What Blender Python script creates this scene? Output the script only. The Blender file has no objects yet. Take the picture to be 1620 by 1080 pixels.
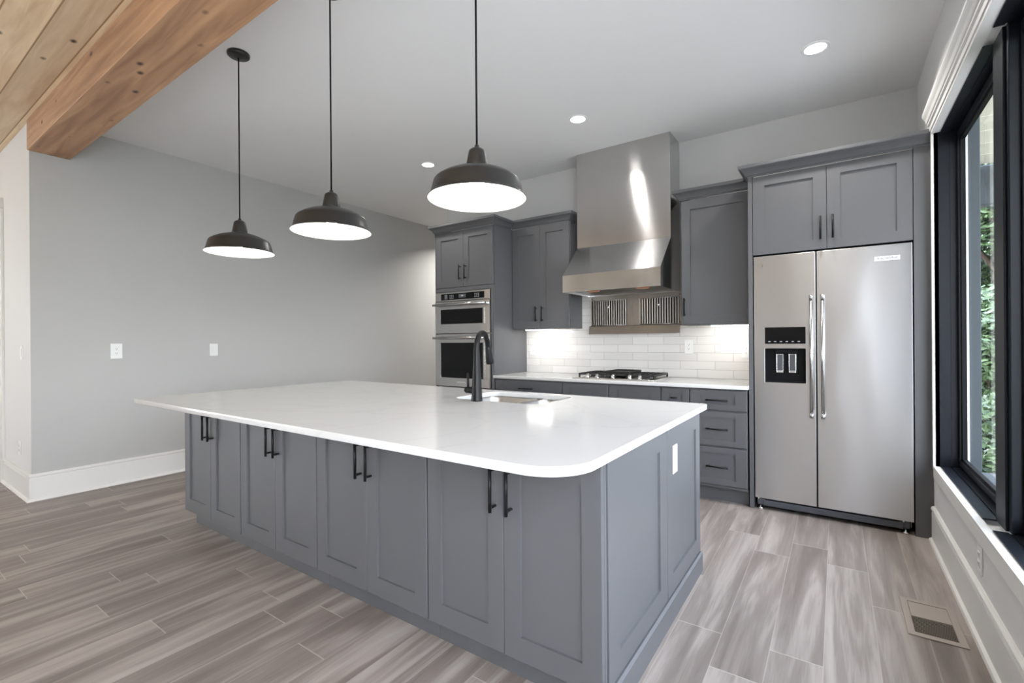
import bpy, bmesh, math, random
from mathutils import Vector, Matrix
random.seed(7)
SC = bpy.context.scene
COL = SC.collection
PI = math.pi

# ------------------------------------------------------------------ camera, world, light, exposure
EXPOSURE = -0.47
cam_d = bpy.data.cameras.new('camera'); cam = bpy.data.objects.new('camera', cam_d); COL.objects.link(cam)
cam_d.sensor_width = 36.0; cam_d.lens = 746.19 / 1620 * 36.0; cam_d.clip_start = 0.02; cam_d.clip_end = 200
yw, pt, rl = math.radians(34.5429), math.radians(-0.0234), math.radians(-0.4214)
fw = Vector((-math.sin(yw) * math.cos(pt), math.cos(yw) * math.cos(pt), math.sin(pt)))
rt0 = Vector((math.cos(yw), math.sin(yw), 0)); up0 = rt0.cross(fw)
rt = rt0 * math.cos(rl) + up0 * math.sin(rl); upv = up0 * math.cos(rl) - rt0 * math.sin(rl)
m = Matrix((rt, upv, -fw)).transposed().to_4x4(); m.translation = (0, 0, 1.2615)
cam.matrix_world = m
SC.camera = cam
SC.view_settings.view_transform = 'Standard'; SC.view_settings.look = 'None'
SC.view_settings.gamma = 1; SC.view_settings.use_curve_mapping = False
SC.view_settings.exposure = EXPOSURE

W = bpy.data.worlds.new('world'); SC.world = W; W.use_nodes = True
wn = W.node_tree.nodes; wl = W.node_tree.links
bg = wn['Background']
tcw = wn.new('ShaderNodeTexCoord'); sep = wn.new('ShaderNodeSeparateXYZ'); rmp = wn.new('ShaderNodeValToRGB')
wl.new(tcw.outputs['Generated'], sep.inputs[0]); wl.new(sep.outputs['Z'], rmp.inputs[0])
rmp.color_ramp.elements[0].position = 0.0; rmp.color_ramp.elements[0].color = (0.93, 0.95, 1.0, 1)
rmp.color_ramp.elements[1].position = 0.6; rmp.color_ramp.elements[1].color = (0.70, 0.79, 1.0, 1)
wl.new(rmp.outputs[0], bg.inputs[0]); bg.inputs[1].default_value = 18.0

def light(name, kind, loc, energy, color=(1, 1, 1), rot=(0, 0, 0), **kw):
    d = bpy.data.lights.new(name, kind); d.energy = energy; d.color = color
    for k, v in kw.items(): setattr(d, k, v)
    o = bpy.data.objects.new(name, d); o.location = loc; o.rotation_euler = rot; COL.objects.link(o); return o
# sun over the roof: lights the trees outside, never the room
light('sun', 'SUN', (0, 0, 12), 5.0, (1.0, 0.95, 0.86), (0, math.radians(-38), math.radians(-12)), angle=0.02)
# added area lamps at unseen made-up windows, placed to brighten island and wall end
light('added_window_fill', 'AREA', (-8.95, -2.4, 1.5), 48, (1.0, 0.985, 0.97), (math.radians(90), 0, math.radians(-90)), shape='RECTANGLE', size=2.3, size_y=2.3)
light('added_window_fill', 'AREA', (0.55, -0.8, 1.5), 158, (0.87, 0.92, 1.0), (math.radians(90), 0, math.radians(90)), shape='RECTANGLE', size=2.3, size_y=2.0)

# ------------------------------------------------------------------ materials
MATS = {}
def new_mat(name):
    mt = bpy.data.materials.new(name); mt.use_nodes = True
    nt = mt.node_tree; MATS[name] = mt
    return mt, nt.nodes, nt.links, nt.nodes['Principled BSDF']
def lin(r, g, b):
    f = lambda c: (c / 255 / 12.92) if c / 255 <= 0.04045 else ((c / 255 + 0.055) / 1.055) ** 2.4
    return (f(r), f(g), f(b), 1)
def simple(name, col, rough=0.5, metal=0.0, bump=0.0, bscale=200, vary=0.0, vscale=3.0, coat=0.0, emit=None, estr=0, spec=0.5):
    mt, n, l, p = new_mat(name)
    p.inputs['Base Color'].default_value = col; p.inputs['Roughness'].default_value = rough; p.inputs['Metallic'].default_value = metal
    p.inputs['Coat Weight'].default_value = coat; p.inputs['Coat Roughness'].default_value = 0.1
    p.inputs['Specular IOR Level'].default_value = spec
    tc = n.new('ShaderNodeTexCoord')
    if vary:
        ns = n.new('ShaderNodeTexNoise'); ns.inputs['Scale'].default_value = vscale; ns.inputs['Detail'].default_value = 4
        l.new(tc.outputs['Object'], ns.inputs['Vector'])
        mx = n.new('ShaderNodeMix'); mx.data_type = 'RGBA'
        mx.inputs['A'].default_value = [c * (1 - vary) for c in col[:3]] + [1]; mx.inputs['B'].default_value = [min(1, c * (1 + vary)) for c in col[:3]] + [1]
        l.new(ns.outputs['Fac'], mx.inputs['Factor']); l.new(mx.outputs['Result'], p.inputs['Base Color'])
    if bump:
        ns = n.new('ShaderNodeTexNoise'); ns.inputs['Scale'].default_value = bscale; ns.inputs['Detail'].default_value = 3
        l.new(tc.outputs['Object'], ns.inputs['Vector'])
        b = n.new('ShaderNodeBump'); b.inputs['Strength'].default_value = bump; b.inputs['Distance'].default_value = 0.002
        l.new(ns.outputs['Fac'], b.inputs['Height']); l.new(b.outputs[0], p.inputs['Normal'])
    if emit:
        p.inputs['Emission Color'].default_value = emit; p.inputs['Emission Strength'].default_value = estr
    return mt
WALLW = simple('light_wall_tone', (0.66, 0.655, 0.64, 1), 0.65, bump=0.08, bscale=350)
WALLB = simple('back_wall_lightened', (0.62, 0.617, 0.603, 1), 0.65, bump=0.08, bscale=350)  # wall paint made lighter here, standing in for downlight on the back wall
WALL = simple('wall_paint', (0.46, 0.455, 0.44, 1), 0.65, bump=0.08, bscale=350)
CEIL = simple('ceiling_paint', (0.80, 0.795, 0.79, 1), 0.8, bump=0.06, bscale=300)
TRIM = simple('trim_paint', (0.74, 0.73, 0.70, 1), 0.35, bump=0.03, bscale=60)
CAB = simple('cabinet_paint', (0.098, 0.099, 0.104, 1), 0.38, bump=0.05, bscale=120, vary=0.03)
CABIN = simple('cabinet_carcass', (0.085, 0.087, 0.093, 1), 0.5, bump=0.03, bscale=90)
BLACK = simple('black_metal', (0.008, 0.008, 0.0085, 1), 0.36, spec=0.22, bump=0.03, bscale=400)
SHADE = simple('pendant_black', (0.014, 0.0135, 0.013, 1), 0.34, bump=0.04, bscale=500)
SHADEIN = simple('pendant_white_enamel', (0.85, 0.84, 0.82, 1), 0.35, bump=0.01, bscale=100)
WINBLK = simple('window_black', (0.007, 0.009, 0.013, 1), 0.40, spec=0.2, bump=0.02, bscale=80)
GASKET = simple('gasket_black', (0.005, 0.005, 0.006, 1), 0.6, bump=0.02, bscale=80, spec=0.15)
PLASTIC = simple('white_plastic', (0.78, 0.78, 0.76, 1), 0.3, bump=0.01, bscale=50)
SLOT = simple('dark_slot', (0.05, 0.05, 0.05, 1), 0.6, bump=0.01, bscale=50)
IRON = simple('cast_iron', (0.012, 0.012, 0.012, 1), 0.5, bump=0.3, bscale=500)
BGLASS = simple('black_glass', (0.004, 0.004, 0.0045, 1), 0.08, bump=0.005, bscale=5, spec=0.22)
GREYPL = simple('grey_plastic', (0.065, 0.069, 0.078, 1), 0.45, bump=0.03, bscale=120)
CHROME = simple('chrome', (0.80, 0.80, 0.80, 1), 0.12, metal=1, bump=0.01, bscale=40)
LETTER = simple('badge_letters', (0.10, 0.10, 0.10, 1), 0.4, bump=0.01, bscale=40)
DISPTXT = simple('display_marks', (0.35, 0.35, 0.36, 1), 0.5, emit=(0.8, 0.85, 0.9, 1), estr=0.25, bump=0.01)
EXTWALL = simple('exterior_cladding', (0.055, 0.066, 0.072, 1), 0.7, bump=0.2, bscale=40)
SOFFIT = simple('soffit_board', (0.62, 0.58, 0.48, 1), 0.7, bump=0.05, bscale=40)
BARK = simple('bark', (0.07, 0.05, 0.035, 1), 0.9, bump=0.8, bscale=30, vary=0.4)
GROUND = simple('garden_ground', (0.05, 0.06, 0.025, 1), 0.95, bump=0.8, bscale=12, vary=0.5)
LENS = simple('lit_lens', (0.9, 0.9, 0.9, 1), 0.4, emit=(1.0, 0.97, 0.93, 1), estr=14, bump=0.01)
BULB = simple('lit_bulb', (0.9, 0.9, 0.9, 1), 0.4, emit=(1.0, 0.96, 0.9, 1), estr=30, bump=0.01)
STRIP = simple('lit_strip', (0.9, 0.9, 0.9, 1), 0.4, emit=(1.0, 0.97, 0.94, 1), estr=22, bump=0.01)
AMBER = simple('hood_lamp_glass', (0.30, 0.10, 0.06, 1), 0.2, emit=(1.0, 0.55, 0.25, 1), estr=0.15, bump=0.02)

def steel(name, base, rough, aniso, tan=(0, 0, 1), wav=0.0, streak=(2, 2, 400)):
    mt, n, l, p = new_mat(name)
    p.inputs['Base Color'].default_value = base; p.inputs['Metallic'].default_value = 1; p.inputs['Roughness'].default_value = rough
    p.inputs['Anisotropic'].default_value = aniso
    cx = n.new('ShaderNodeCombineXYZ')
    for i in range(3): cx.inputs[i].default_value = tan[i]
    l.new(cx.outputs[0], p.inputs['Tangent'])
    tc = n.new('ShaderNodeTexCoord'); mp = n.new('ShaderNodeMapping'); mp.inputs['Scale'].default_value = streak
    ns = n.new('ShaderNodeTexNoise'); ns.inputs['Scale'].default_value = 1.0; ns.inputs['Detail'].default_value = 3
    l.new(tc.outputs['Object'], mp.inputs['Vector']); l.new(mp.outputs[0], ns.inputs['Vector'])
    mr = n.new('ShaderNodeMapRange'); mr.inputs['To Min'].default_value = rough - 0.006; mr.inputs['To Max'].default_value = rough + 0.008
    l.new(ns.outputs['Fac'], mr.inputs['Value']); l.new(mr.outputs[0], p.inputs['Roughness'])
    if wav:
        n2 = n.new('ShaderNodeTexNoise'); n2.inputs['Scale'].default_value = 1.0; n2.inputs['Detail'].default_value = 1
        m2 = n.new('ShaderNodeMapping'); m2.inputs['Scale'].default_value = (3.2, 3.2, 0.9)
        l.new(tc.outputs['Object'], m2.inputs['Vector']); l.new(m2.outputs[0], n2.inputs['Vector'])
        b = n.new('ShaderNodeBump'); b.inputs['Strength'].default_value = 1.0; b.inputs['Distance'].default_value = wav
        l.new(n2.outputs['Fac'], b.inputs['Height']); l.new(b.outputs[0], p.inputs['Normal'])
    return mt
STEEL = steel('brushed_steel', (0.56, 0.552, 0.545, 1), 0.19, 0.965, wav=0.002)
STEELF = steel('fridge_steel', (0.60, 0.602, 0.608, 1), 0.30, 0.8, wav=0.006)
STEELD = steel('dark_steel', (0.36, 0.34, 0.32, 1), 0.30, 0.3)
PLATE = steel('rack_plate_steel', (0.40, 0.38, 0.355, 1), 0.34, 0.6)
HANDST = steel('satin_steel', (0.50, 0.495, 0.49, 1), 0.26, 0.0)
SINKST = steel('sink_steel', (0.48, 0.475, 0.465, 1), 0.34, 0.0)

def quartz():
    mt, n, l, p = new_mat('white_quartz')
    tc = n.new('ShaderNodeTexCoord')
    n1 = n.new('ShaderNodeTexNoise'); n1.inputs['Scale'].default_value = 1.6; n1.inputs['Detail'].default_value = 6; n1.inputs['Distortion'].default_value = 1.4
    l.new(tc.outputs['Object'], n1.inputs['Vector'])
    r = n.new('ShaderNodeValToRGB'); e = r.color_ramp.elements
    e[0].position = 0.47; e[0].color = (0.60, 0.595, 0.583, 1); e[1].position = 0.53; e[1].color = (0.60, 0.595, 0.583, 1)
    v = e.new(0.5); v.color = (0.575, 0.568, 0.555, 1)
    l.new(n1.outputs['Fac'], r.inputs[0]); l.new(r.outputs[0], p.inputs['Base Color'])
    p.inputs['Roughness'].default_value = 0.13; p.inputs['Specular IOR Level'].default_value = 0.45
    return mt
QUARTZ = quartz()

def floor_mat():
    mt, n, l, p = new_mat('grey_plank_floor')
    N = lambda t: n.new(t)
    def math_(op, a, b=None):
        x = N('ShaderNodeMath'); x.operation = op
        for i, v in enumerate((a, b)):
            if v is None: continue
            if isinstance(v, (int, float)): x.inputs[i].default_value = v
            else: l.new(v, x.inputs[i])
        return x.outputs[0]
    tc = N('ShaderNodeTexCoord'); s = N('ShaderNodeSeparateXYZ'); l.new(tc.outputs['Object'], s.inputs[0])
    u = math_('DIVIDE', math_('ADD', s.outputs['X'], 20.0 * 0.182 + 0.05), 0.182)
    row = math_('FLOOR', u); fu = math_('FRACT', u)
    wn_ = N('ShaderNodeTexWhiteNoise'); wn_.noise_dimensions = '1D'; l.new(row, wn_.inputs['W'])
    v = math_('DIVIDE', math_('ADD', math_('ADD', s.outputs['Y'], 20.0), math_('MULTIPLY', wn_.outputs['Value'], 1.22)), 1.22)
    pl = math_('FLOOR', v); fv = math_('FRACT', v)
    cx = N('ShaderNodeCombineXYZ'); l.new(row, cx.inputs[0]); l.new(pl, cx.inputs[1])
    w2 = N('ShaderNodeTexWhiteNoise'); w2.noise_dimensions = '2D'; l.new(cx.outputs[0], w2.inputs['Vector'])
    rnd = w2.outputs['Value']
    def grain(sx, sy, det, dist, k):
        c = N('ShaderNodeCombineXYZ')
        l.new(math_('MULTIPLY', s.outputs['X'], sx), c.inputs[0]); l.new(math_('MULTIPLY', s.outputs['Y'], sy), c.inputs[1])
        l.new(math_('MULTIPLY', rnd, k), c.inputs[2])
        g = N('ShaderNodeTexNoise'); g.inputs['Scale'].default_value = 1; g.inputs['Detail'].default_value = det; g.inputs['Distortion'].default_value = dist
        l.new(c.outputs[0], g.inputs['Vector']); return g.outputs['Fac']
    big = grain(9, 0.8, 3, 1.1, 37.0); fine = grain(55, 2.4, 5, 2.0, 91.0)
    t = math_('ADD', math_('MULTIPLY', big, 0.72), math_('MULTIPLY', fine, 0.16))
    t = math_('ADD', t, math_('MULTIPLY', rnd, 0.09))
    r = N('ShaderNodeValToRGB'); e = r.color_ramp.elements
    e[0].position = 0.31; e[0].color = (0.155, 0.127, 0.111, 1); e[1].position = 0.72; e[1].color = (0.42, 0.375, 0.34, 1)
    a = e.new(0.47); a.color = (0.228, 0.192, 0.170, 1)
    b_ = e.new(0.56); b_.color = (0.325, 0.281, 0.251, 1)
    l.new(t, r.inputs[0])
    # bevelled joints: pale thin line
    eu = math_('MINIMUM', fu, math_('SUBTRACT', 1.0, fu)); ev = math_('MINIMUM', fv, math_('SUBTRACT', 1.0, fv))
    ju = math_('LESS_THAN', eu, 0.009); jv = math_('LESS_THAN', ev, 0.0016)
    j = math_('MAXIMUM', math_('MULTIPLY', ju, 0.45), math_('MULTIPLY', jv, 0.9))
    mx = N('ShaderNodeMix'); mx.data_type = 'RGBA'; mx.inputs['B'].default_value = (0.44, 0.39, 0.345, 1)
    l.new(j, mx.inputs['Factor']); l.new(r.outputs[0], mx.inputs['A']); l.new(mx.outputs['Result'], p.inputs['Base Color'])
    b = N('ShaderNodeBump'); b.inputs['Strength'].default_value = 0.12; b.inputs['Distance'].default_value = 0.002
    l.new(math_('SUBTRACT', fine, j), b.inputs['Height']); l.new(b.outputs[0], p.inputs['Normal'])
    p.inputs['Roughness'].default_value = 0.40; p.inputs['Specular IOR Level'].default_value = 0.5
    return mt
FLOOR = floor_mat()

def wood(name, c0, c1, board_w=None, axis_off=0.0, dark=0.5):
    mt, n, l, p = new_mat(name)
    tc = n.new('ShaderNodeTexCoord')
    mp = n.new('ShaderNodeMapping'); mp.inputs['Scale'].default_value = (0.9, 11, 11)
    l.new(tc.outputs['Object'], mp.inputs['Vector'])
    vec = mp.outputs[0]
    if board_w:
        s = n.new('ShaderNodeSeparateXYZ'); l.new(tc.outputs['Object'], s.inputs[0])
        a = n.new('ShaderNodeMath'); a.operation = 'ADD'; a.inputs[1].default_value = axis_off; l.new(s.outputs['Y'], a.inputs[0])
        d = n.new('ShaderNodeMath'); d.operation = 'DIVIDE'; d.inputs[1].default_value = board_w; l.new(a.outputs[0], d.inputs[0])
        fl = n.new('ShaderNodeMath'); fl.operation = 'FLOOR'; l.new(d.outputs[0], fl.inputs[0])
        fr = n.new('ShaderNodeMath'); fr.operation = 'FRACT'; l.new(d.outputs[0], fr.inputs[0])
        k = n.new('ShaderNodeMath'); k.operation = 'MULTIPLY'; k.inputs[1].default_value = 7.31; l.new(fl.outputs[0], k.inputs[0])
        c = n.new('ShaderNodeCombineXYZ'); l.new(k.outputs[0], c.inputs[0]); l.new(k.outputs[0], c.inputs[2])
        ad = n.new('ShaderNodeVectorMath'); ad.operation = 'ADD'; l.new(mp.outputs[0], ad.inputs[0]); l.new(c.outputs[0], ad.inputs[1])
        vec = ad.outputs[0]
    g = n.new('ShaderNodeTexNoise'); g.inputs['Scale'].default_value = 1.4; g.inputs['Detail'].default_value = 6; g.inputs['Distortion'].default_value = 0.7
    l.new(vec, g.inputs['Vector'])
    r = n.new('ShaderNodeValToRGB'); e = r.color_ramp.elements
    e[0].position = 0.30; e[0].color = c0; e[1].position = 0.68; e[1].color = c1
    l.new(g.outputs['Fac'], r.inputs[0])
    # knots: dark elliptical cores
    kv = n.new('ShaderNodeTexVoronoi'); kv.inputs['Scale'].default_value = 1.0; kv.inputs['Randomness'].default_value = 1.0
    kmp = n.new('ShaderNodeMapping'); kmp.inputs['Scale'].default_value = (3.4, 5.5, 5.5)
    l.new(tc.outputs['Object'], kmp.inputs['Vector']); l.new(kmp.outputs[0], kv.inputs['Vector'])
    kr = n.new('ShaderNodeValToRGB'); ke = kr.color_ramp.elements
    ke[0].position = 0.035; ke[0].color = (1, 1, 1, 1); ke[1].position = 0.11; ke[1].color = (0, 0, 0, 1)
    l.new(kv.outputs['Distance'], kr.inputs[0])
    mx = n.new('ShaderNodeMix'); mx.data_type = 'RGBA'; mx.inputs['B'].default_value = (0.05, 0.022, 0.010, 1)
    l.new(kr.outputs[0], mx.inputs['Factor']); l.new(r.outputs[0], mx.inputs['A'])
    out = mx.outputs['Result']
    hsrc = g.outputs['Fac']
    if board_w:
        ab = n.new('ShaderNodeMath'); ab.operation = 'SUBTRACT'; ab.inputs[1].default_value = 0.5; l.new(fr.outputs[0], ab.inputs[0])
        ab2 = n.new('ShaderNodeMath'); ab2.operation = 'ABSOLUTE'; l.new(ab.outputs[0], ab2.inputs[0])
        gt = n.new('ShaderNodeMath'); gt.operation = 'GREATER_THAN'; gt.inputs[1].default_value = 0.478; l.new(ab2.outputs[0], gt.inputs[0])
        m3 = n.new('ShaderNodeMix'); m3.data_type = 'RGBA'; m3.inputs['B'].default_value = (0.36, 0.22, 0.11, 1)
        l.new(gt.outputs[0], m3.inputs['Factor']); l.new(out, m3.inputs['A']); out = m3.outputs['Result']
        # tone per board
        wn2 = n.new('ShaderNodeTexWhiteNoise'); wn2.noise_dimensions = '1D'; l.new(fl.outputs[0], wn2.inputs['W'])
        mr = n.new('ShaderNodeMapRange'); mr.inputs['To Min'].default_value = 0.82; mr.inputs['To Max'].default_value = 1.1; l.new(wn2.outputs['Value'], mr.inputs['Value'])
        vm = n.new('ShaderNodeVectorMath'); vm.operation = 'SCALE'; l.new(out, vm.inputs[0]); l.new(mr.outputs[0], vm.inputs['Scale']); out = vm.outputs[0]
    l.new(out, p.inputs['Base Color'])
    b = n.new('ShaderNodeBump'); b.inputs['Strength'].default_value = 0.15; b.inputs['Distance'].default_value = 0.003
    l.new(hsrc, b.inputs['Height']); l.new(b.outputs[0], p.inputs['Normal'])
    p.inputs['Roughness'].default_value = 0.55
    return mt
PINE = wood('pine_ceiling_boards', (0.62, 0.43, 0.25, 1), (0.86, 0.69, 0.46, 1), 0.178, 0.0)
CEDAR = wood('stained_beam_wood', (0.30, 0.155, 0.084, 1), (0.56, 0.33, 0.18, 1))

def tile_mat():
    mt, n, l, p = new_mat('white_subway_tile')
    tc = n.new('ShaderNodeTexCoord'); mp = n.new('ShaderNodeMapping'); mp.inputs['Rotation'].default_value = (math.radians(-90), 0, 0)
    mp.inputs['Location'].default_value = (1.817, -0.914, 0)
    l.new(tc.outputs['Object'], mp.inputs['Vector'])
    br = n.new('ShaderNodeTexBrick'); br.offset = 0.5; br.squash = 1
    br.inputs['Scale'].default_value = 1; br.inputs['Brick Width'].default_value = 0.305; br.inputs['Row Height'].default_value = 0.0766
    br.inputs['Mortar Size'].default_value = 0.0016; br.inputs['Mortar Smooth'].default_value = 0.1
    br.inputs['Color1'].default_value = (0.74, 0.72, 0.69, 1); br.inputs['Color2'].default_value = (0.66, 0.64, 0.61, 1); br.inputs['Mortar'].default_value = (0.42, 0.40, 0.38, 1)
    l.new(mp.outputs[0], br.inputs['Vector']); l.new(br.outputs['Color'], p.inputs['Base Color'])
    ns = n.new('ShaderNodeTexNoise'); ns.inputs['Scale'].default_value = 14; l.new(tc.outputs['Object'], ns.inputs['Vector'])
    m1 = n.new('ShaderNodeMath'); m1.operation = 'MULTIPLY_ADD'; m1.inputs[1].default_value = -1.0
    m2 = n.new('ShaderNodeMath'); m2.operation = 'MULTIPLY'; m2.inputs[1].default_value = 0.5; l.new(ns.outputs['Fac'], m2.inputs[0])
    l.new(br.outputs['Fac'], m1.inputs[0]); l.new(m2.outputs[0], m1.inputs[2])
    b = n.new('ShaderNodeBump'); b.inputs['Strength'].default_value = 0.6; b.inputs['Distance'].default_value = 0.002
    l.new(m1.outputs[0], b.inputs['Height']); l.new(b.outputs[0], p.inputs['Normal'])
    p.inputs['Roughness'].default_value = 0.12
    return mt
TILE = tile_mat()

def glass_mat():
    mt, n, l, p = new_mat('window_glass')
    n.remove(p); out = n['Material Output']
    tr = n.new('ShaderNodeBsdfTransparent'); tr.inputs[0].default_value = (0.95, 0.965, 0.96, 1)
    gl = n.new('ShaderNodeBsdfGlossy'); gl.inputs['Roughness'].default_value = 0.01
    lw = n.new('ShaderNodeLayerWeight'); lw.inputs['Blend'].default_value = 0.5
    pw = n.new('ShaderNodeMath'); pw.operation = 'POWER'; pw.inputs[1].default_value = 5; l.new(lw.outputs['Facing'], pw.inputs[0])
    fr = n.new('ShaderNodeMath'); fr.operation = 'MULTIPLY_ADD'; fr.inputs[1].default_value = 0.45; fr.inputs[2].default_value = 0.03; l.new(pw.outputs[0], fr.inputs[0])
    mx = n.new('ShaderNodeMixShader'); l.new(fr.outputs[0], mx.inputs[0]); l.new(tr.outputs[0], mx.inputs[1]); l.new(gl.outputs[0], mx.inputs[2])
    l.new(mx.outputs[0], out.inputs['Surface'])
    return mt
GLASS = glass_mat()

def leaf_mat(name, c0, c1):
    mt, n, l, p = new_mat(name)
    oi = n.new('ShaderNodeNewGeometry'); r = n.new('ShaderNodeValToRGB')
    r.color_ramp.elements[0].color = c0; r.color_ramp.elements[1].color = c1
    l.new(oi.outputs['Random Per Island'], r.inputs[0]); l.new(r.outputs[0], p.inputs['Base Color'])
    p.inputs['Roughness'].default_value = 0.4; p.inputs['Transmission Weight'].default_value = 0.0
    p.inputs['Subsurface Weight'].default_value = 0.0
    return mt
LEAF = leaf_mat('green_leaves', (0.025, 0.06, 0.018, 1), (0.17, 0.24, 0.11, 1))

# ------------------------------------------------------------------ mesh helpers
class MB:
    def __init__(self): self.bm = bmesh.new()
    def box(self, x0, x1, y0, y1, z0, z1, bev=0.0, seg=2, M=None):
        r = bmesh.ops.create_cube(self.bm, size=1.0); vs = r['verts']
        for v in vs:
            v.co = Vector(((x0 + x1) / 2 + v.co.x * (x1 - x0), (y0 + y1) / 2 + v.co.y * (y1 - y0), (z0 + z1) / 2 + v.co.z * (z1 - z0)))
        if bev > 0:
            es = list({e for v in vs for e in v.link_edges})
            q = bmesh.ops.bevel(self.bm, geom=es, offset=bev, segments=seg, affect='EDGES', profile=0.5)
            vs = list({v for f in q['faces'] for v in f.verts} | {v for v in vs if v.is_valid})
        if M is not None:
            for v in vs: v.co = M @ v.co
        return self
    def cyl(self, p0, p1, r0, r1=None, seg=20, caps=True):
        p0, p1 = Vector(p0), Vector(p1); r1 = r0 if r1 is None else r1
        ax = (p1 - p0).normalized(); a = ax.orthogonal().normalized(); b = ax.cross(a)
        A = [self.bm.verts.new(p0 + (a * math.cos(t) + b * math.sin(t)) * r0) for t in [2 * PI * i / seg for i in range(seg)]]
        B = [self.bm.verts.new(p1 + (a * math.cos(t) + b * math.sin(t)) * r1) for t in [2 * PI * i / seg for i in range(seg)]]
        for i in range(seg):
            f = self.bm.faces.new((A[i], A[(i + 1) % seg], B[(i + 1) % seg], B[i])); f.smooth = True
        if caps: self.bm.faces.new(A[::-1]); self.bm.faces.new(B)
        return self
    def lathe(self, c, prof, seg=48, axis='Z'):
        c = Vector(c); rings = []
        for r, h in prof:
            ring = []
            if r < 1e-6:
                rings.append([self.bm.verts.new(self._ax(c, 0, 0, h, axis))]); continue
            for i in range(seg):
                t = 2 * PI * i / seg
                ring.append(self.bm.verts.new(self._ax(c, r * math.cos(t), r * math.sin(t), h, axis)))
            rings.append(ring)
        for A, B in zip(rings, rings[1:]):
            for i in range(seg):
                j = (i + 1) % seg
                if len(A) == 1 and len(B) == 1: continue
                if len(A) == 1: f = self.bm.faces.new((A[0], B[i], B[j]))
                elif len(B) == 1: f = self.bm.faces.new((A[i], A[j], B[0]))
                else: f = self.bm.faces.new((A[i], A[j], B[j], B[i]))
                f.smooth = True
        return self
    def _ax(self, c, a, b, h, axis):
        return c + (Vector((a, b, h)) if axis == 'Z' else Vector((a, h, b)) if axis == 'Y' else Vector((h, a, b)))
    def tube(self, pts, rad, seg=12):
        pts = [Vector(p) for p in pts]; n = len(pts)
        rads = rad if isinstance(rad, (list, tuple)) else [rad] * n
        prev = None; rings = []
        for i, p in enumerate(pts):
            t = (pts[min(i + 1, n - 1)] - pts[max(i - 1, 0)]).normalized()
            a = t.orthogonal().normalized() if prev is None else (prev - t * prev.dot(t)).normalized()
            prev = a; b = t.cross(a)
            rings.append([self.bm.verts.new(p + (a * math.cos(2 * PI * k / seg) + b * math.sin(2 * PI * k / seg)) * rads[i]) for k in range(seg)])
        for A, B in zip(rings, rings[1:]):
            for k in range(seg):
                f = self.bm.faces.new((A[k], A[(k + 1) % seg], B[(k + 1) % seg], B[k])); f.smooth = True
        self.bm.faces.new(rings[0][::-1]); self.bm.faces.new(rings[-1])
        return self
    def prism(self, poly, lo, hi, axis='X', smooth=False):
        # poly in the two other axes, extruded along axis
        def P(a, b, h): return Vector((h, a, b)) if axis == 'X' else Vector((a, h, b)) if axis == 'Y' else Vector((a, b, h))
        A = [self.bm.verts.new(P(a, b, lo)) for a, b in poly]; B = [self.bm.verts.new(P(a, b, hi)) for a, b in poly]
        n = len(poly)
        for i in range(n): self.bm.faces.new((A[i], A[(i + 1) % n], B[(i + 1) % n], B[i]))
        self.bm.faces.new(A[::-1]); self.bm.faces.new(B); return self
    def sweep(self, path, prof, d_start=None, d_end=None):
        # mitred sweep: path = plan polyline [(x, y)], prof = [(out, z)], outward is to the right of travel
        P = [Vector((a, b)) for a, b in path]; n = len(P); offs = []
        for i in range(n):
            d0 = (P[i] - P[i - 1]).normalized() if i > 0 else None
            d1 = (P[i + 1] - P[i]).normalized() if i < n - 1 else None
            n0 = Vector((d0.y, -d0.x)) if d0 else None; n1 = Vector((d1.y, -d1.x)) if d1 else None
            if i == 0 and d_start: offs.append(Vector(d_start))
            elif i == n - 1 and d_end: offs.append(Vector(d_end))
            elif n0 is None: offs.append(n1)
            elif n1 is None: offs.append(n0)
            else: offs.append((n0 + n1) / (1 + n0.dot(n1)))
        rows = [[self.bm.verts.new((p.x + o.x * a, p.y + o.y * a, z)) for a, z in prof] for p, o in zip(P, offs)]
        k = len(prof)
        for A, B in zip(rows, rows[1:]):
            for i in range(k): self.bm.faces.new((A[i], B[i], B[(i + 1) % k], A[(i + 1) % k]))
        self.bm.faces.new(rows[0]); self.bm.faces.new(rows[-1][::-1]); return self
    def quad(self, *ps):
        self.bm.faces.new([self.bm.verts.new(p) for p in ps]); return self
    def shaker(self, x0, x1, z0, z1, y, th=0.02, st=0.075, rail=None, rec=0.009, M=None):
        # a framed door facing -Y with its face at y
        rail = st if rail is None else rail; c = 0.0015; e = 0.004; bm = self.bm
        def ring(a0, a1, b0, b1, yy): return [bm.verts.new(Vector(q)) for q in ((a0, yy, b0), (a1, yy, b0), (a1, yy, b1), (a0, yy, b1))]
        R = [ring(x0, x1, z0, z1, y + th), ring(x0, x1, z0, z1, y + c), ring(x0 + c, x1 - c, z0 + c, z1 - c, y),
             ring(x0 + st, x1 - st, z0 + rail, z1 - rail, y), ring(x0 + st + 0.001, x1 - st - 0.001, z0 + rail + 0.001, z1 - rail - 0.001, y + rec)]
        for A, B in zip(R, R[1:]):
            for i in range(4): bm.faces.new((A[i], A[(i + 1) % 4], B[(i + 1) % 4], B[i]))
        bm.faces.new(R[0][::-1]); bm.faces.new(R[-1])
        if M is not None:
            for r in R:
                for v in r: v.co = M @ v.co
        return self

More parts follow.
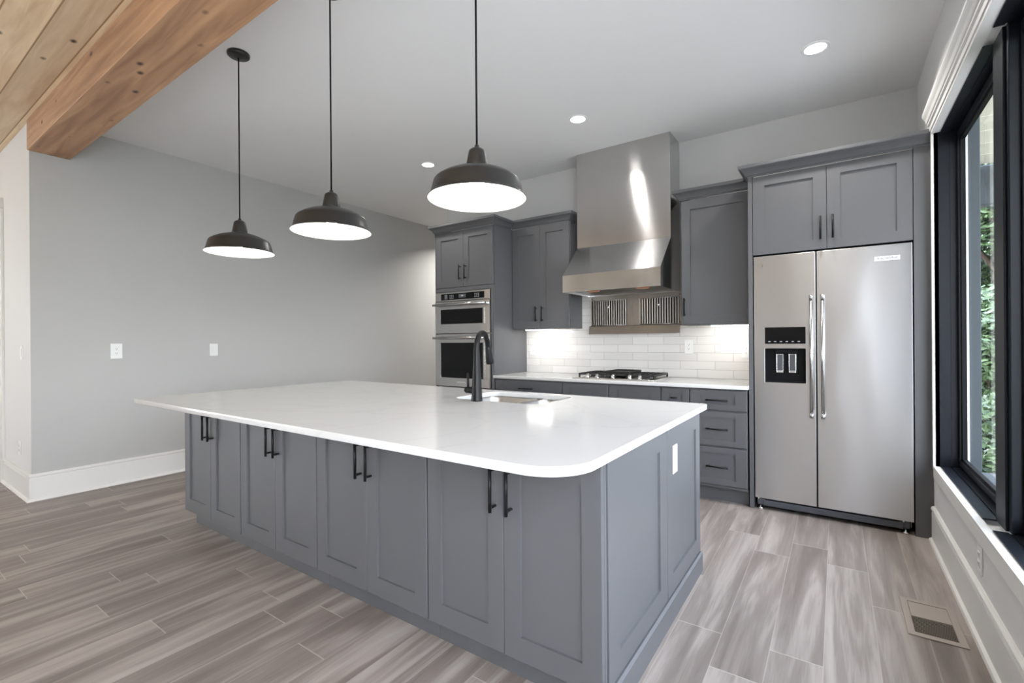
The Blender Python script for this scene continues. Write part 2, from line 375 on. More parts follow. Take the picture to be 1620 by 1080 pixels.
ORIG = {}
def build(mb, name, mat, parent=None):
    bm = mb.bm if isinstance(mb, MB) else mb
    bmesh.ops.recalc_face_normals(bm, faces=bm.faces)
    o0 = ORIG.get(parent.as_pointer(), Vector((0, 0, 0))) if parent else Vector((0, 0, 0))
    if parent is None:
        # origin at the base centre
        xs = [v.co for v in bm.verts]
        o0 = Vector(((min(c.x for c in xs) + max(c.x for c in xs)) / 2, (min(c.y for c in xs) + max(c.y for c in xs)) / 2, min(c.z for c in xs)))
        if mat in (FLOOR, PINE, TILE, CEDAR): o0 = Vector((0, 0, 0))
    for v in bm.verts: v.co -= o0
    me = bpy.data.meshes.new(name); bm.to_mesh(me); bm.free()
    me.materials.append(mat)
    ob = bpy.data.objects.new(name, me); COL.objects.link(ob)
    if parent: ob.parent = parent
    else: ob.location = o0
    ORIG[ob.as_pointer()] = o0
    return ob
def part(parent, name, mat, mb): return build(mb, name, mat, parent)
def tag(o, label=None, cat=None, group=None, kind=None):
    if label: o['label'] = label
    if cat: o['category'] = cat
    if group: o['group'] = group
    if kind: o['kind'] = kind
    return o
def thing(name, loc, label, cat, group=None, kind=None):
    o = bpy.data.objects.new(name, None); o.empty_display_size = 0.1; COL.objects.link(o); o.location = loc
    ORIG[o.as_pointer()] = Vector(loc)
    return tag(o, label, cat, group, kind)
def struct(name, mat, mb, label=None, cat=None):
    return tag(build(mb, name, mat), label, cat, None, 'structure')
def dup(root, loc, label=None):
    r = root.copy(); COL.objects.link(r); r.location = loc; ORIG[r.as_pointer()] = Vector(loc)
    if label: r['label'] = label
    for ch in list(root.children):
        c = ch.copy(); COL.objects.link(c); c.parent = r
        for g in list(ch.children):
            d = g.copy(); COL.objects.link(d); d.parent = c
    return r
def rrect(x0, x1, y0, y1, r, n=8):
    # rounded rectangle, r = (r_x0y0, r_x1y0, r_x1y1, r_x0y1)
    if not isinstance(r, (tuple, list)): r = (r,) * 4
    pts = []
    for (cx, cy, a0, rr) in ((x0 + r[0], y0 + r[0], 180, r[0]), (x1 - r[1], y0 + r[1], 270, r[1]), (x1 - r[2], y1 - r[2], 0, r[2]), (x0 + r[3], y1 - r[3], 90, r[3])):
        for i in range(n + 1):
            t = math.radians(a0 + 90 * i / n); pts.append((cx + rr * math.cos(t), cy + rr * math.sin(t)))
    return pts
def slab_bm(loops, th, bev):
    # flat plate with holes (2D curve filled), thickness th along +Z from z=0, as a bmesh
    cu = bpy.data.curves.new('tmp', 'CURVE'); cu.dimensions = '2D'; cu.fill_mode = 'BOTH'
    cu.extrude = th / 2 - bev; cu.bevel_depth = bev; cu.bevel_resolution = 2; cu.offset = -bev
    for lp in loops:
        sp = cu.splines.new('POLY'); sp.points.add(len(lp) - 1); sp.use_cyclic_u = True
        for p, (a, b) in zip(sp.points, lp): p.co = (a, b, 0, 1)
    ob = bpy.data.objects.new('tmp', cu); COL.objects.link(ob)
    dg = bpy.context.evaluated_depsgraph_get(); me = bpy.data.meshes.new_from_object(ob.evaluated_get(dg))
    bm = bmesh.new(); bm.from_mesh(me); bpy.data.objects.remove(ob); bpy.data.curves.remove(cu); bpy.data.meshes.remove(me)
    bmesh.ops.remove_doubles(bm, verts=bm.verts, dist=1e-5)
    for v in bm.verts: v.co.z += th / 2
    return bm
def text_bm(s, size, depth):
    cu = bpy.data.curves.new('tmp', 'FONT'); cu.body = s; cu.size = size; cu.extrude = depth; cu.align_x = 'CENTER'; cu.align_y = 'CENTER'
    ob = bpy.data.objects.new('tmp', cu); COL.objects.link(ob)
    dg = bpy.context.evaluated_depsgraph_get(); me = bpy.data.meshes.new_from_object(ob.evaluated_get(dg))
    bm = bmesh.new(); bm.from_mesh(me); bpy.data.objects.remove(ob); bpy.data.curves.remove(cu); bpy.data.meshes.remove(me)
    return bm
def bm_xform(bm, M):
    for v in bm.verts: v.co = M @ v.co
    return bm
FACE_NEG_Y = Matrix(((1, 0, 0, 0), (0, 0, -1, 0), (0, 1, 0, 0), (0, 0, 0, 1)))      # xy plate -> xz plate, its +z to -Y

# ------------------------------------------------------------------ the setting
XL, XR, YB, YP, ZC, ZW = -5.355, 0.497, 4.535, 0.931, 3.106, 3.065
mb = MB(); mb.box(-9.0, 0.66, -4.6, 7.2, -0.12, 0.0); struct('floor', FLOOR, mb)
mb = MB(); mb.box(XL - 0.2, 0.66, 1.0, 7.2, ZC, ZC + 0.14); struct('ceiling', CEIL, mb)
mb = MB(); mb.box(-9.14, 0.66, -4.6, 0.93, ZW, ZW + 0.14); mb.box(-9.14, -6.336, 0.93, 1.09, ZW, ZW + 0.14); struct('ceiling', PINE, mb)
# left wall: the long grey side and its lighter end facing the great room
mb = MB(); mb.box(-6.335, XL, YP, 7.2, 0.0, ZC); wl_ = struct('wall_left', WALL, mb); wl_.data.materials.append(WALLW)
for f in wl_.data.polygons: f.material_index = 1 if f.normal.y < -0.9 else 0
mb = MB(); mb.box(-9.0, -7.36, YP, YP + 0.15, 0, ZW); mb.box(-7.36, -6.335, YP + 0.0, YP + 0.15, 2.62, ZW); mb.box(-7.36, -6.335, YP + 0.15, YP + 0.2, 0, 2.62); struct('wall_left', WALLW, mb)
mb = MB(); mb.box(-4.125, XR, YB, YB + 0.14, 0, ZC); struct('wall_back', WALLB, mb)
mb = MB(); mb.box(XL, -4.125, 7.06, 7.2, 0, ZC); mb.box(-4.125, XR, 6.3, 6.44, 0, ZC); mb.box(-4.125, -4.0, 6.44, 7.2, 0, ZC); struct('wall_hall', WALL, mb)
mb = MB(); mb.box(-9.14, -9.0, -4.6, -3.6, 0, ZW); mb.box(-9.14, -9.0, -1.2, YP + 0.15, 0, ZW); mb.box(-9.14, -9.0, -3.6, -1.2, 0, 0.455); mb.box(-9.14, -9.0, -3.6, -1.2, 2.54, ZW); struct('wall_great_room', WALLW, mb)
# front wall (behind the camera) with two tall openings
mb = MB(); mb.box(-9.0, 0.66, -4.6, -4.46, 0, ZW)
struct('wall_front', WALLW, mb)
# right wall with the long window opening
WY0, WY1, WZ0, WZ1 = 0.70, 3.86, 0.475, 2.52
mb = MB()
mb.box(XR, 0.66, WY1, 7.2, 0, ZC); mb.box(XR, 0.66, 0.4, WY0, 0, ZC); mb.box(XR, 0.66, -4.6, -2.0, 0, ZC); mb.box(XR, 0.66, -2.0, 0.4, 0, 0.455); mb.box(XR, 0.66, -2.0, 0.4, 2.54, ZC)
mb.box(XR, 0.66, WY0, WY1, 0, WZ0 - 0.02); mb.box(XR, 0.66, WY0, WY1, WZ1 + 0.02, ZC)
struct('wall_right', WALLW, mb)

def base_prof(h, t, shoe=0.016):
    return [(0, 0.0), (t + shoe, 0.0), (t + shoe, 0.006), (t + shoe * 0.75, 0.016), (t, 0.022), (t, h - 0.038), (t - 0.003, h - 0.034), (t - 0.003, h - 0.026), (t + 0.004, h - 0.018), (t + 0.002, h - 0.006), (t - 0.006, h), (0, h)]
mb = MB(); mb.sweep([(XR, 3.90), (XR, -4.4)][::1], base_prof(0.217, 0.016))
struct('baseboard_right', TRIM, mb)
mb = MB(); mb.sweep([(-6.335, 1.0), (-6.335, YP), (XL, YP), (XL, 7.0)], base_prof(0.217, 0.016))
struct('baseboard_left', TRIM, mb)
mb = MB(); mb.box(-6.455, -6.3365, YP - 0.02, YP + 0.1, 0, 2.519, 0.003); mb.box(-7.46, -7.36, YP - 0.02, YP + 0.1, 0, 2.519, 0.003); mb.box(-7.46, -6.3365, YP - 0.022, YP + 0.1, 2.52, 2.62, 0.003)
struct('trim_1', TRIM, mb)
d = struct('door_1', TRIM, MB().shaker(-7.355, -6.46, 0.01, 2.515, YP + 0.004, 0.04, 0.12, 0.16))
MBk = MB(); MBk.cyl((-7.28, YP + 0.004, 1.0), (-7.28, YP - 0.0, 1.0), 0.012); MBk.cyl((-7.28, YP, 1.0), (-7.28, YP - 0.03, 1.0), 0.026, 0.02); part(d, 'handle', BLACK, MBk)

# ---- window in the right wall
mb = MB()   # white liner and head casing with crown cap, apron
mb.box(0.485, 0.517, WY1, WY1 + 0.018, WZ0 - 0.018, WZ1 + 0.018); mb.box(0.485, 0.517, WY0 - 0.018, WY0, WZ0 - 0.018, WZ1 + 0.018)
mb.box(0.485, 0.517, WY0, WY1, WZ0 - 0.018, WZ0); mb.box(0.485, 0.527, WY0, WY1, WZ1, WZ1 + 0.018)
struct('trim_2', TRIM, mb)
mb = MB(); mb.box(0.479, XR, WY0 - 0.1, 3.875, WZ1 + 0.018, 2.575, 0.001)
cap = [(0.479, 2.566), (0.470, 2.572), (0.470, 2.582), (0.464, 2.588), (0.458, 2.606), (0.449, 2.620), (0.445, 2.630), (0.445, 2.648), (XR, 2.648), (XR, 2.566)]
mb.prism([(a, b) for a, b in cap], WY0 - 0.13, 3.872, axis='Y')
struct('trim_3', TRIM, mb)
mb = MB(); mb.box(0.485, XR, WY0 - 0.1, 3.86, 0.402, WZ0 - 0.018, 0.002); struct('trim_4', TRIM, mb)
def window(name, y0, y1, left, right):
    w = thing(name, (0.6, (y0 + y1) / 2, WZ0), None, None, None, 'structure')
    f = MB()
    jl = 0.0
    f.box(0.517, 0.562, y1 - 0.003, y1 + 0.0, WZ0, WZ1) if left else None
    if left:
        f.box(0.570, 0.612, y1 - 0.003, y1, WZ0, WZ1); f.box(0.56, 0.572, y1 - 0.001, y1, WZ0, WZ1)
    f.box(0.517, 0.562, y0, y1, WZ0, WZ0 + 0.006); f.box(0.572, 0.612, y0, y1, WZ0, WZ0 + 0.006); f.box(0.56, 0.574, y0, y1, WZ0, WZ0 + 0.001)
    f.box(0.527, 0.562, y0, y1, WZ1 - 0.006, WZ1); f.box(0.572, 0.612, y0, y1, WZ1 - 0.006, WZ1); f.box(0.56, 0.574, y0, y1, WZ1 - 0.001, WZ1)
    if right:
        f.box(0.517, 0.612, y0, y0 + 0.003, WZ0, WZ1)
    f.box(0.612, 0.634, y0, y1, WZ0, WZ0 + 0.02); f.box(0.612, 0.634, y0, y1, WZ1 - 0.02, WZ1); f.box(0.612, 0.634, y1 - 0.02, y1, WZ0, WZ1); f.box(0.612, 0.634, y0, y0 + 0.02, WZ0, WZ1)
    part(w, 'frame', WINBLK, f)
    s = MB(); a, b = y0 + 0.022, y1 - 0.022; z0, z1 = WZ0 + 0.022, WZ1 - 0.022
    for (p0, p1, q0, q1) in ((a, b, z0, z0 + 0.032), (a, b, z1 - 0.045, z1), (a, a + 0.035, z0, z1), (b - 0.012, b, z0, z1)):
        s.box(0.600, 0.632, p0, p1, q0, q1, 0.003)
    part(w, 'sash', WINBLK, s)
    g = MB()
    for (p0, p1, q0, q1) in ((a + 0.03, b - 0.01, z0 + 0.03, z0 + 0.045), (a + 0.03, b - 0.01, z1 - 0.058, z1 - 0.043), (a + 0.033, a + 0.046, z0 + 0.03, z1 - 0.043), (b - 0.024, b - 0.010, z0 + 0.03, z1 - 0.043)):
        g.box(0.610, 0.633, p0, p1, q0, q1, 0.002)
    part(w, 'gasket', GASKET, g)
    part(w, 'glass', GLASS, MB().box(0.620, 0.625, a + 0.04, b - 0.02, z0 + 0.04, z1 - 0.05))
    return w
w1 = window('window_1', 2.84, WY1, True, False)
w2 = window('window_2', WY0, 2.68, False, True)
mb = MB(); mb.box(0.566, 0.66, 2.662, 2.858, WZ0 + 0.006, WZ1 - 0.006, 0.004); mb.box(0.556, 0.568, 2.69, 2.83, WZ0 + 0.006, WZ1 - 0.006, 0.003)
part(w1, 'mullion', WINBLK, mb)
# outside jambs and sill beyond the glass
mb = MB(); mb.box(0.6465, 0.700, WY1 - 0.015, WY1 - 0.0005, 0.30, 2.62, 0.003); mb.box(0.662, 0.76, WY0 - 0.4, WY0 + 0.01, 0.30, 2.62, 0.003)
mb.box(0.662, 0.80, WY0, WY1, 0.36, 0.470, 0.004); struct('trim_5', EXTWALL, mb)
mb = MB(); mb.box(0.6345, 0.646, WY1 - 0.026, WY1 - 0.0155, 0.48, 2.5); struct('trim_6', TRIM, mb)
# added windows out of frame, placed to light the island and wall end
def added_window(name, y0, y1, xo=0.0):
    w = thing(name, (0.6 + xo, (y0 + y1) / 2, 0.455), None, None, None, 'structure')
    f = MB()
    for a, b, c, e in ((y0, y1, 0.455, 0.51), (y0, y1, 2.48, 2.54), (y0, y0 + 0.06, 0.455, 2.54), (y1 - 0.06, y1, 0.455, 2.54)):
        f.box(0.58 + xo, 0.655 + xo, a, b, c, e, 0.003)
    part(w, 'frame', WINBLK, f)
    part(w, 'glass', GLASS, MB().box(0.625 + xo, 0.630 + xo, y0 + 0.05, y1 - 0.05, 0.5, 2.49))
added_window('added_window_4', -2.0, 0.4)
added_window('added_window_3', -3.6, -1.2, -9.7)

# ---- timber beam under the edge of the pine ceiling
mb = MB(); mb.box(XL + 0.001, 0.495, 0.918, 1.178, 2.827, 3.10, 0.004)
o = tag(build(mb, 'ceiling_beam', CEDAR), 'long reddish stained timber beam along the edge of the pine board ceiling', 'beam', kind='thing')

# ---- backsplash
mb = MB(); mb.box(-2.911, -0.563, 4.525, YB - 0.0006, 0.915, 1.72)
tag(build(mb, 'tile_backsplash', TILE), 'glossy white subway tile backsplash behind the cooktop', 'backsplash', kind='thing')

# ------------------------------------------------------------------ cabinets
def pull(parent, c, length=0.158, axis='Z', M=None, r=0.0066, off=0.034):
    # black bar pull; c = centre on the door face (face towards -Y)
    x, y, z = c; mb = MB(); h = length / 2; s = h - 0.017
    if axis == 'Z':
        mb.cyl((x, y - off, z - h), (x, y - off, z + h), r, seg=12)
        for k in (-s, s): mb.cyl((x, y, z + k), (x, y - off, z + k), r * 0.85, seg=10)
    else:
        mb.cyl((x - h, y - off, z), (x + h, y - off, z), r, seg=12)
        for k in (-s, s): mb.cyl((x + k, y, z), (x + k, y - off, z), r * 0.85, seg=10)
    return part(parent, 'handle', BLACK, mb)
CROWN = [(-0.004, 0), (0.004, 0), (0.006, 0.008), (0.014, 0.012), (0.022, 0.028), (0.034, 0.043), (0.050, 0.054), (0.056, 0.058), (0.058, 0.064), (0.058, 0.082), (-0.004, 0.082)]
def crown_at(z): return [(a, z + b) for a, b in CROWN]

# island front storage units
IX0, IW, IY = -3.7273, 0.3881, 1.4035
ord_ = ['far left end', 'second from the far end', 'second from the near corner', 'near corner']
for k in range(4):
    x0 = IX0 + 2 * k * IW; x1 = x0 + 2 * IW
    t = thing('island_cabinet', ((x0 + x1) / 2, 1.75, 0), ['grey two door island cabinet at the far left end beside the grey wall', 'grey two door island cabinet, second from the far left end', 'grey two door island cabinet, second from the rounded near corner', 'grey two door island cabinet under the rounded near counter corner'][k], 'cabinet', 'two door cabinets along the island front')
    part(t, 'body', CAB, MB().box(x0 + 0.0005, x1 - (0.025 if k == 3 else 0.0005), IY + 0.0215, 2.05, 0.1125, 0.8835))
    part(t, 'toe_kick', CAB, MB().box(x0 + 0.001, x1 - (0.025 if k == 3 else 0.001), IY + 0.072, 2.04, 0.0, 0.112))
    for j in range(2):
        a = x0 + j * IW + (0.0042 if j == 0 else 0.0014); b = x0 + (j + 1) * IW - (0.0014 if j == 0 else 0.0042)
        if k == 3 and j == 1: b += 0.003
        dr = part(t, 'door', CAB, MB().shaker(a, b, 0.115, 0.872, IY, 0.021, 0.072, 0.085))
        pull(dr, ((x0 + IW - 0.036) if j == 0 else (x0 + IW + 0.036), IY, 0.722), 0.17)
# rear sink base, open topped
xe = IX0 + 8 * IW
t = thing('sink_base_cabinet', ((IX0 + xe) / 2, 2.37, 0), 'grey sink base cabinet forming the far side of the island', 'cabinet')
mb = MB(); mb.box(IX0 + 0.001, xe - 0.024, 2.66, 2.69, 0.1, 0.8835); mb.box(IX0 + 0.001, IX0 + 0.02, 2.052, 2.66, 0.1, 0.8835); mb.box(xe - 0.045, xe - 0.0245, 2.052, 2.66, 0.1, 0.8835); mb.box(IX0 + 0.02, xe - 0.045, 2.052, 2.66, 0.1, 0.13)
part(t, 'body', CAB, mb)
part(t, 'toe_kick', CAB, MB().box(IX0 + 0.001, xe - 0.045, 2.06, 2.62, 0, 0.1))
Rz = Matrix.Rotation(PI, 4, 'Z')
for k in range(4):
    a = IX0 + 0.003 + k * 0.769; b = a + 0.766
    mm = Matrix.Translation(((a + b), 2 * 2.7105 - 0.0, 0)) @ Rz
    mb = MB(); mb.shaker(a, b, 0.115, 0.872, 2.7105, 0.02, 0.072, 0.085, M=mm); part(t, 'door', CAB, mb)
# island end panel: two framed panels, base board, corner post  (faces +X at xe)
XF = xe + 0.0
t = thing('island_end_panel', (xe - 0.01, 2.06, 0), 'grey island end with two framed panels facing the fridge aisle', 'panel')
def on_end(y0):   # maps a -Y facing door in local x=y to +X facing at x = xe
    return Matrix(((0, -1, 0, xe), (1, 0, 0, 0), (0, 0, 1, 0), (0, 0, 0, 1)))
ME = on_end(0)
mb = MB(); mb.box(xe - 0.024, xe - 0.0215, 1.426, 2.69, 0.0, 0.8835); part(t, 'backing', CAB, mb)
mb = MB(); mb.box(xe - 0.0205, xe, 1.4255, 1.440, 0.0, 0.8835, 0.001); mb.box(xe - 0.0205, xe - 0.006, 1.441, 1.453, 0.0, 0.8835, 0.001); part(t, 'corner_post', CAB, mb)
for a, b in ((1.455, 2.108), (2.114, 2.712)):
    part(t, 'framed_panel', CAB, MB().shaker(a, b, 0.108, 0.872, 0.0, 0.0205, 0.082 if a > 2 else 0.098, 0.085, rec=0.010, M=ME))
mb = MB(); mb.prism([(xe - 0.0205, 0.0), (xe + 0.012, 0.0), (xe + 0.012, 0.094), (xe + 0.004, 0.104), (xe - 0.0205, 0.104)], 1.455, 2.714, axis='Y'); part(t, 'base_board', CAB, mb)

# island worktop
SX0, SX1, SY0, SY1 = -1.965, -1.345, 2.195, 2.64
bm = slab_bm([rrect(-3.708, -0.580, 1.106, 2.7155, (0.03, 0.16, 0.02, 0.03), 14), rrect(SX0, SX1, SY0, SY1, 0.07, 8)], 0.03, 0.004)
bm_xform(bm, Matrix.Translation((0, 0, 0.884)))
tag(build(bm, 'island_worktop', QUARTZ), 'large white quartz worktop on the island with a rounded near corner', 'countertop', kind='thing')

# sink
t = thing('kitchen_sink', ((SX0 + SX1) / 2, (SY0 + SY1) / 2, 0.66), 'stainless double bowl sink set under the white island worktop', 'sink')
def bowl(x0, x1):
    mb = MB(); rows = []
    for z, ins, r in ((0.8835, -0.012, 0.07), (0.8835, 0.004, 0.07), (0.875, 0.008, 0.07), (0.72, 0.016, 0.07), (0.69, 0.03, 0.07), (0.683, 0.07, 0.05)):
        rows.append([mb.bm.verts.new((a, b, z)) for a, b in rrect(x0 + ins, x1 - ins, SY0 + ins, SY1 - ins, r, 6)])
    for A, B in zip(rows, rows[1:]):
        n = len(A)
        for i in range(n):
            f = mb.bm.faces.new((A[i], A[(i + 1) % n], B[(i + 1) % n], B[i])); f.smooth = True
    mb.bm.faces.new(rows[-1]); return mb
xm = SX0 + 0.36
for a, b in ((SX0, xm), (xm + 0.026, SX1)):
    ob = part(t, 'bowl', SINKST, bowl(a, b))
    cx, cy = (a + b) / 2, (SY0 + SY1) / 2 + 0.03
    part(ob, 'drain', CHROME, MB().lathe((cx, cy, 0.684), [(0.0, 0.001), (0.018, 0.001), (0.02, 0.004), (0.04, 0.004), (0.045, 0.0)], 24))
# faucet
FX, FY_ = -1.736, 2.155
t = thing('faucet', (FX, FY_, 0.914), 'black arched pull down kitchen faucet behind the island sink', 'faucet')
mb = MB(); mb.lathe((FX, FY_, 0.9145), [(0.0, 0), (0.034, 0), (0.034, 0.004), (0.031, 0.03), (0.0275, 0.10), (0.022, 0.20), (0.019, 0.27), (0.0175, 0.30)], 28); part(t, 'body', BLACK, mb)
pts = [(FX, FY_, 1.19)]
R_ = 0.098
for i in range(17):
    a = PI - i * (PI * 0.93) / 16
    pts.append((FX + (R_ + R_ * math.cos(a)) * -0.30, FY_ + (R_ + R_ * math.cos(a)) * 0.954, 1.215 + R_ * math.sin(a)))
mb = MB(); mb.tube(pts, 0.0165, 16); part(t, 'spout', BLACK, mb)
e = Vector(pts[-1]); dn = (Vector(pts[-1]) - Vector(pts[-2])).normalized()
dn = Vector((-0.05, 0.24, -0.97)).normalized()
mb = MB(); mb.tube([e, e + dn * 0.02, e + dn * 0.06, e + dn * 0.105, e + dn * 0.118], [0.0165, 0.0185, 0.021, 0.0245, 0.0225], 18); part(t, 'spray_head', BLACK, mb)
mb = MB(); mb.cyl((FX - 0.015, FY_, 0.975), (FX - 0.075, FY_, 0.975), 0.0195, 0.0195, 20); mb.cyl((FX - 0.075, FY_, 0.975), (FX - 0.085, FY_, 0.975), 0.0195, 0.014, 20)
hb = part(t, 'valve', BLACK, mb)
mb = MB(); mb.tube([(FX - 0.066, FY_, 0.985), (FX - 0.066, FY_, 1.03), (FX - 0.068, FY_, 1.075)], [0.008, 0.0075, 0.0065], 12); part(hb, 'lever', BLACK, mb)

# back run base cabinets
CY = 3.905
def base_unit(x0, x1, label, drawers, doors, hand=True):
    t = thing('base_cabinet', ((x0 + x1) / 2, 4.2, 0), label, 'cabinet', 'base cabinets along the back wall')
    part(t, 'body', CAB, MB().box(x0 + 0.0005, x1 - 0.0005, CY + 0.0215, 4.52, 0.1125, 0.8835))
    part(t, 'toe_kick', CAB, MB().box(x0 + 0.0005, x1 - 0.0005, CY + 0.08, 4.51, 0, 0.112))
    for z0, z1 in drawers:
        w = x1 - x0
        dr = part(t, 'drawer', CAB, MB().shaker(x0 + 0.004, x1 - 0.004, z0, z1, CY, 0.021, 0.055 if w < 0.3 else 0.078, 0.043))
        if hand: pull(dr, ((x0 + x1) / 2, CY, (z0 + z1) / 2), 0.05 if w < 0.3 else 0.158, 'X')
    n = doors
    for i in range(n):
        a = x0 + (x1 - x0) * i / n; b = x0 + (x1 - x0) * (i + 1) / n
        dr = part(t, 'door', CAB, MB().shaker(a + 0.003, b - 0.003, 0.115, 0.715, CY, 0.021, 0.055 if n == 1 and x1 - x0 < 0.3 else 0.072, 0.08))
        pull(dr, (b - 0.036 if i == 0 and n == 2 else a + 0.036, CY, 0.60))
base_unit(-2.905, -2.121, 'dark grey base cabinet with one wide drawer beside the tall oven cabinet', [(0.722, 0.872)], 2)
base_unit(-2.121, -1.660, 'dark grey base cabinet under the left half of the cooktop', [(0.722, 0.872)], 1, False)
base_unit(-1.660, -1.199, 'dark grey base cabinet under the right half of the cooktop', [(0.722, 0.872)], 1, False)
base_unit(-1.199, -0.970, 'narrow grey pull out cabinet with a tiny black handle right of the cooktop', [(0.722, 0.872)], 1)
base_unit(-0.970, -0.556, 'grey base cabinet with three stacked drawers beside the fridge', [(0.719, 0.872), (0.442, 0.704), (0.141, 0.427)], 0)
mb = slab_bm([rrect(-2.908, -0.5455, 3.878, 4.53, 0.003, 2)], 0.03, 0.003); bm_xform(mb, Matrix.Translation((0, 0, 0.884)))
tag(build(mb, 'back_worktop', QUARTZ), 'long narrow white quartz worktop under the cooktop along the back wall', 'countertop', kind='thing')

# tall oven cabinet
UY = 4.2365
OX0, OX1, OY = -3.729, -2.9116, 3.90
t = thing('tall_oven_cabinet', ((OX0 + OX1) / 2, 4.2, 0), 'tall dark grey cabinet housing the double wall oven', 'cabinet')
mb = MB(); mb.box(OX0, OX0 + 0.012, OY, 4.53, 0, 2.475); mb.box(OX1 - 0.02, OX1, OY + 0.022, 4.53, 0, 2.475); mb.box(OX0 + 0.012, OX1 - 0.02, 4.5, 4.53, 0, 2.475)
mb.box(OX0 + 0.012, OX1 - 0.02, OY + 0.022, 4.5, 1.812, 2.475); mb.box(OX0 + 0.012, OX1 - 0.02, OY + 0.022, 4.5, 0.10, 0.76)
mb.box(OX1 - 0.032, OX1, OY + 0.002, OY + 0.022, 0.1, 1.852, 0.001); mb.box(OX0 + 0.012, OX1 - 0.032, OY + 0.002, OY + 0.022, 1.812, 1.853, 0.001)
part(t, 'body', CAB, mb)
part(t, 'toe_kick', CAB, MB().box(OX0 + 0.012, OX1 - 0.02, OY + 0.08, 4.49, 0, 0.0995))
for j in range(2):
    a = -3.714 if j == 0 else -3.3155; b = -3.3185 if j == 0 else -2.921
    dr = part(t, 'door', CAB, MB().shaker(a, b, 1.857, 2.466, OY, 0.021, 0.072, 0.08)); pull(dr, (-3.355 if j == 0 else -3.279, OY, 2.012))
dr = part(t, 'drawer', CAB, MB().shaker(-3.714, -2.921, 0.115, 0.752, OY, 0.021, 0.075)); pull(dr, (-3.317, OY, 0.66), 0.158, 'X')
part(t, 'crown_moulding', CAB, MB().sweep([(OX0, 4.53), (OX0, OY), (OX1, OY), (OX1, UY - 0.003)], crown_at(2.472), None, (1, -1)))

# wall oven
t = thing('double_wall_oven', (-3.334, 4.1, 0.765), 'stainless double wall oven with black windows in the tall grey cabinet', 'oven')
VX0, VX1 = -3.716, -2.948
part(t, 'body', STEELD, MB().box(VX0 + 0.004, VX1 - 0.004, OY + 0.016, 4.48, 0.768, 1.805))
cp = part(t, 'control_panel', STEEL, MB().box(VX0, VX1, OY - 0.014, OY + 0.015, 1.706, 1.806, 0.003))
dp = MB(); dp.box(-3.63, -3.022, OY - 0.0165, OY - 0.0142, 1.720, 1.788, 0.001); part(cp, 'display', BGLASS, dp)
mk = MB(); mk.box(-3.37, -3.27, OY - 0.0172, OY - 0.0166, 1.737, 1.776)
part(cp, 'screen', GREYPL, mk)
def mark(x0, x1, z0, z1, dy=0.0): part(cp, 'button_mark', DISPTXT, MB().box(x0, x1, OY - 0.0172 - dy, OY - 0.0166 - dy, z0, z1))
mark(-3.335, -3.305, 1.752, 1.764, 0.0007)
for ix in range(3):
    for iz in range(3):
        mark(-3.50 + ix * 0.022, -3.49 + ix * 0.022, 1.735 + iz * 0.016, 1.741 + iz * 0.016)
        mark(-3.15 + ix * 0.024, -3.138 + ix * 0.024, 1.735 + iz * 0.016, 1.741 + iz * 0.016)
for iz in range(4): mark(-3.575, -3.535, 1.733 + iz * 0.013, 1.737 + iz * 0.013)
def oven_door(z0, z1, wz0, wz1, hz):
    dr = part(t, 'door', STEEL, MB().box(VX0, VX1, OY - 0.022, OY + 0.015, z0, z1, 0.004))
    part(dr, 'window', BGLASS, MB().box(-3.628, -3.036, OY - 0.0245, OY - 0.0222, wz0, wz1, 0.001))
    for a in (-3.652, -3.034): part(dr, 'window_trim', HANDST, MB().box(a, a + 0.022, OY - 0.030, OY - 0.0223, wz0 - 0.006, wz1 + 0.006, 0.003))
    h = MB(); h.cyl((-3.70, OY - 0.075, hz), (-2.962, OY - 0.075, hz), 0.0125, seg=18)
    for a in (-3.690, -2.984): h.box(a, a + 0.012, OY - 0.075, OY - 0.0215, hz - 0.011, hz + 0.011, 0.003)
    part(dr, 'handle', HANDST, h); return dr
oven_door(1.352, 1.701, 1.455, 1.615, 1.664)
ld = oven_door(0.772, 1.345, 0.868, 1.25, 1.302)
part(ld, 'badge', CHROME, MB().box(-3.395, -3.275, OY - 0.0255, OY - 0.0222, 0.814, 0.834, 0.001))

# upper cabinets
UZ0, UZ1 = 1.391, 2.4755
def upper(x0, x1, label, n, hx, path, cornz, ds=None, de=None):
    t = thing('upper_cabinet', ((x0 + x1) / 2, 4.38, UZ0), label, 'cabinet', 'wall cabinets beside the range hood')
    mb = MB(); mb.box(x0, x1, UY + 0.022, 4.523, UZ0, UZ1 - 0.002, 0.001); part(t, 'body', CAB, mb)
    for i in range(n):
        a = x0 + (x1 - x0) * i / n + (0.004 if i == 0 else 0.0013); b = x0 + (x1 - x0) * (i + 1) / n - (0.004 if i == n - 1 else 0.0013)
        dr = part(t, 'door', CAB, MB().shaker(a, b, UZ0 + 0.004, UZ1 - 0.006, UY, 0.021, 0.072, 0.08)); pull(dr, (hx[i], UY, 1.545), 0.158)
    part(t, 'crown_moulding', CAB, MB().sweep(path, crown_at(cornz), ds, de))
    return t
upper(-2.908, -2.2104, 'tall dark grey two door wall cabinet between the oven and the range hood', 2, (-2.597, -2.523), [(-2.9060, UY), (-2.2104, UY), (-2.2104, 4.53)], 2.472, (1, -1), None)
upper(-1.117, -0.5475, 'dark grey single door wall cabinet between the range hood and the fridge', 1, (-1.085,), [(-1.117, 4.53), (-1.117, UY), (-0.552, UY)], 2.475, None, (-1, -1))
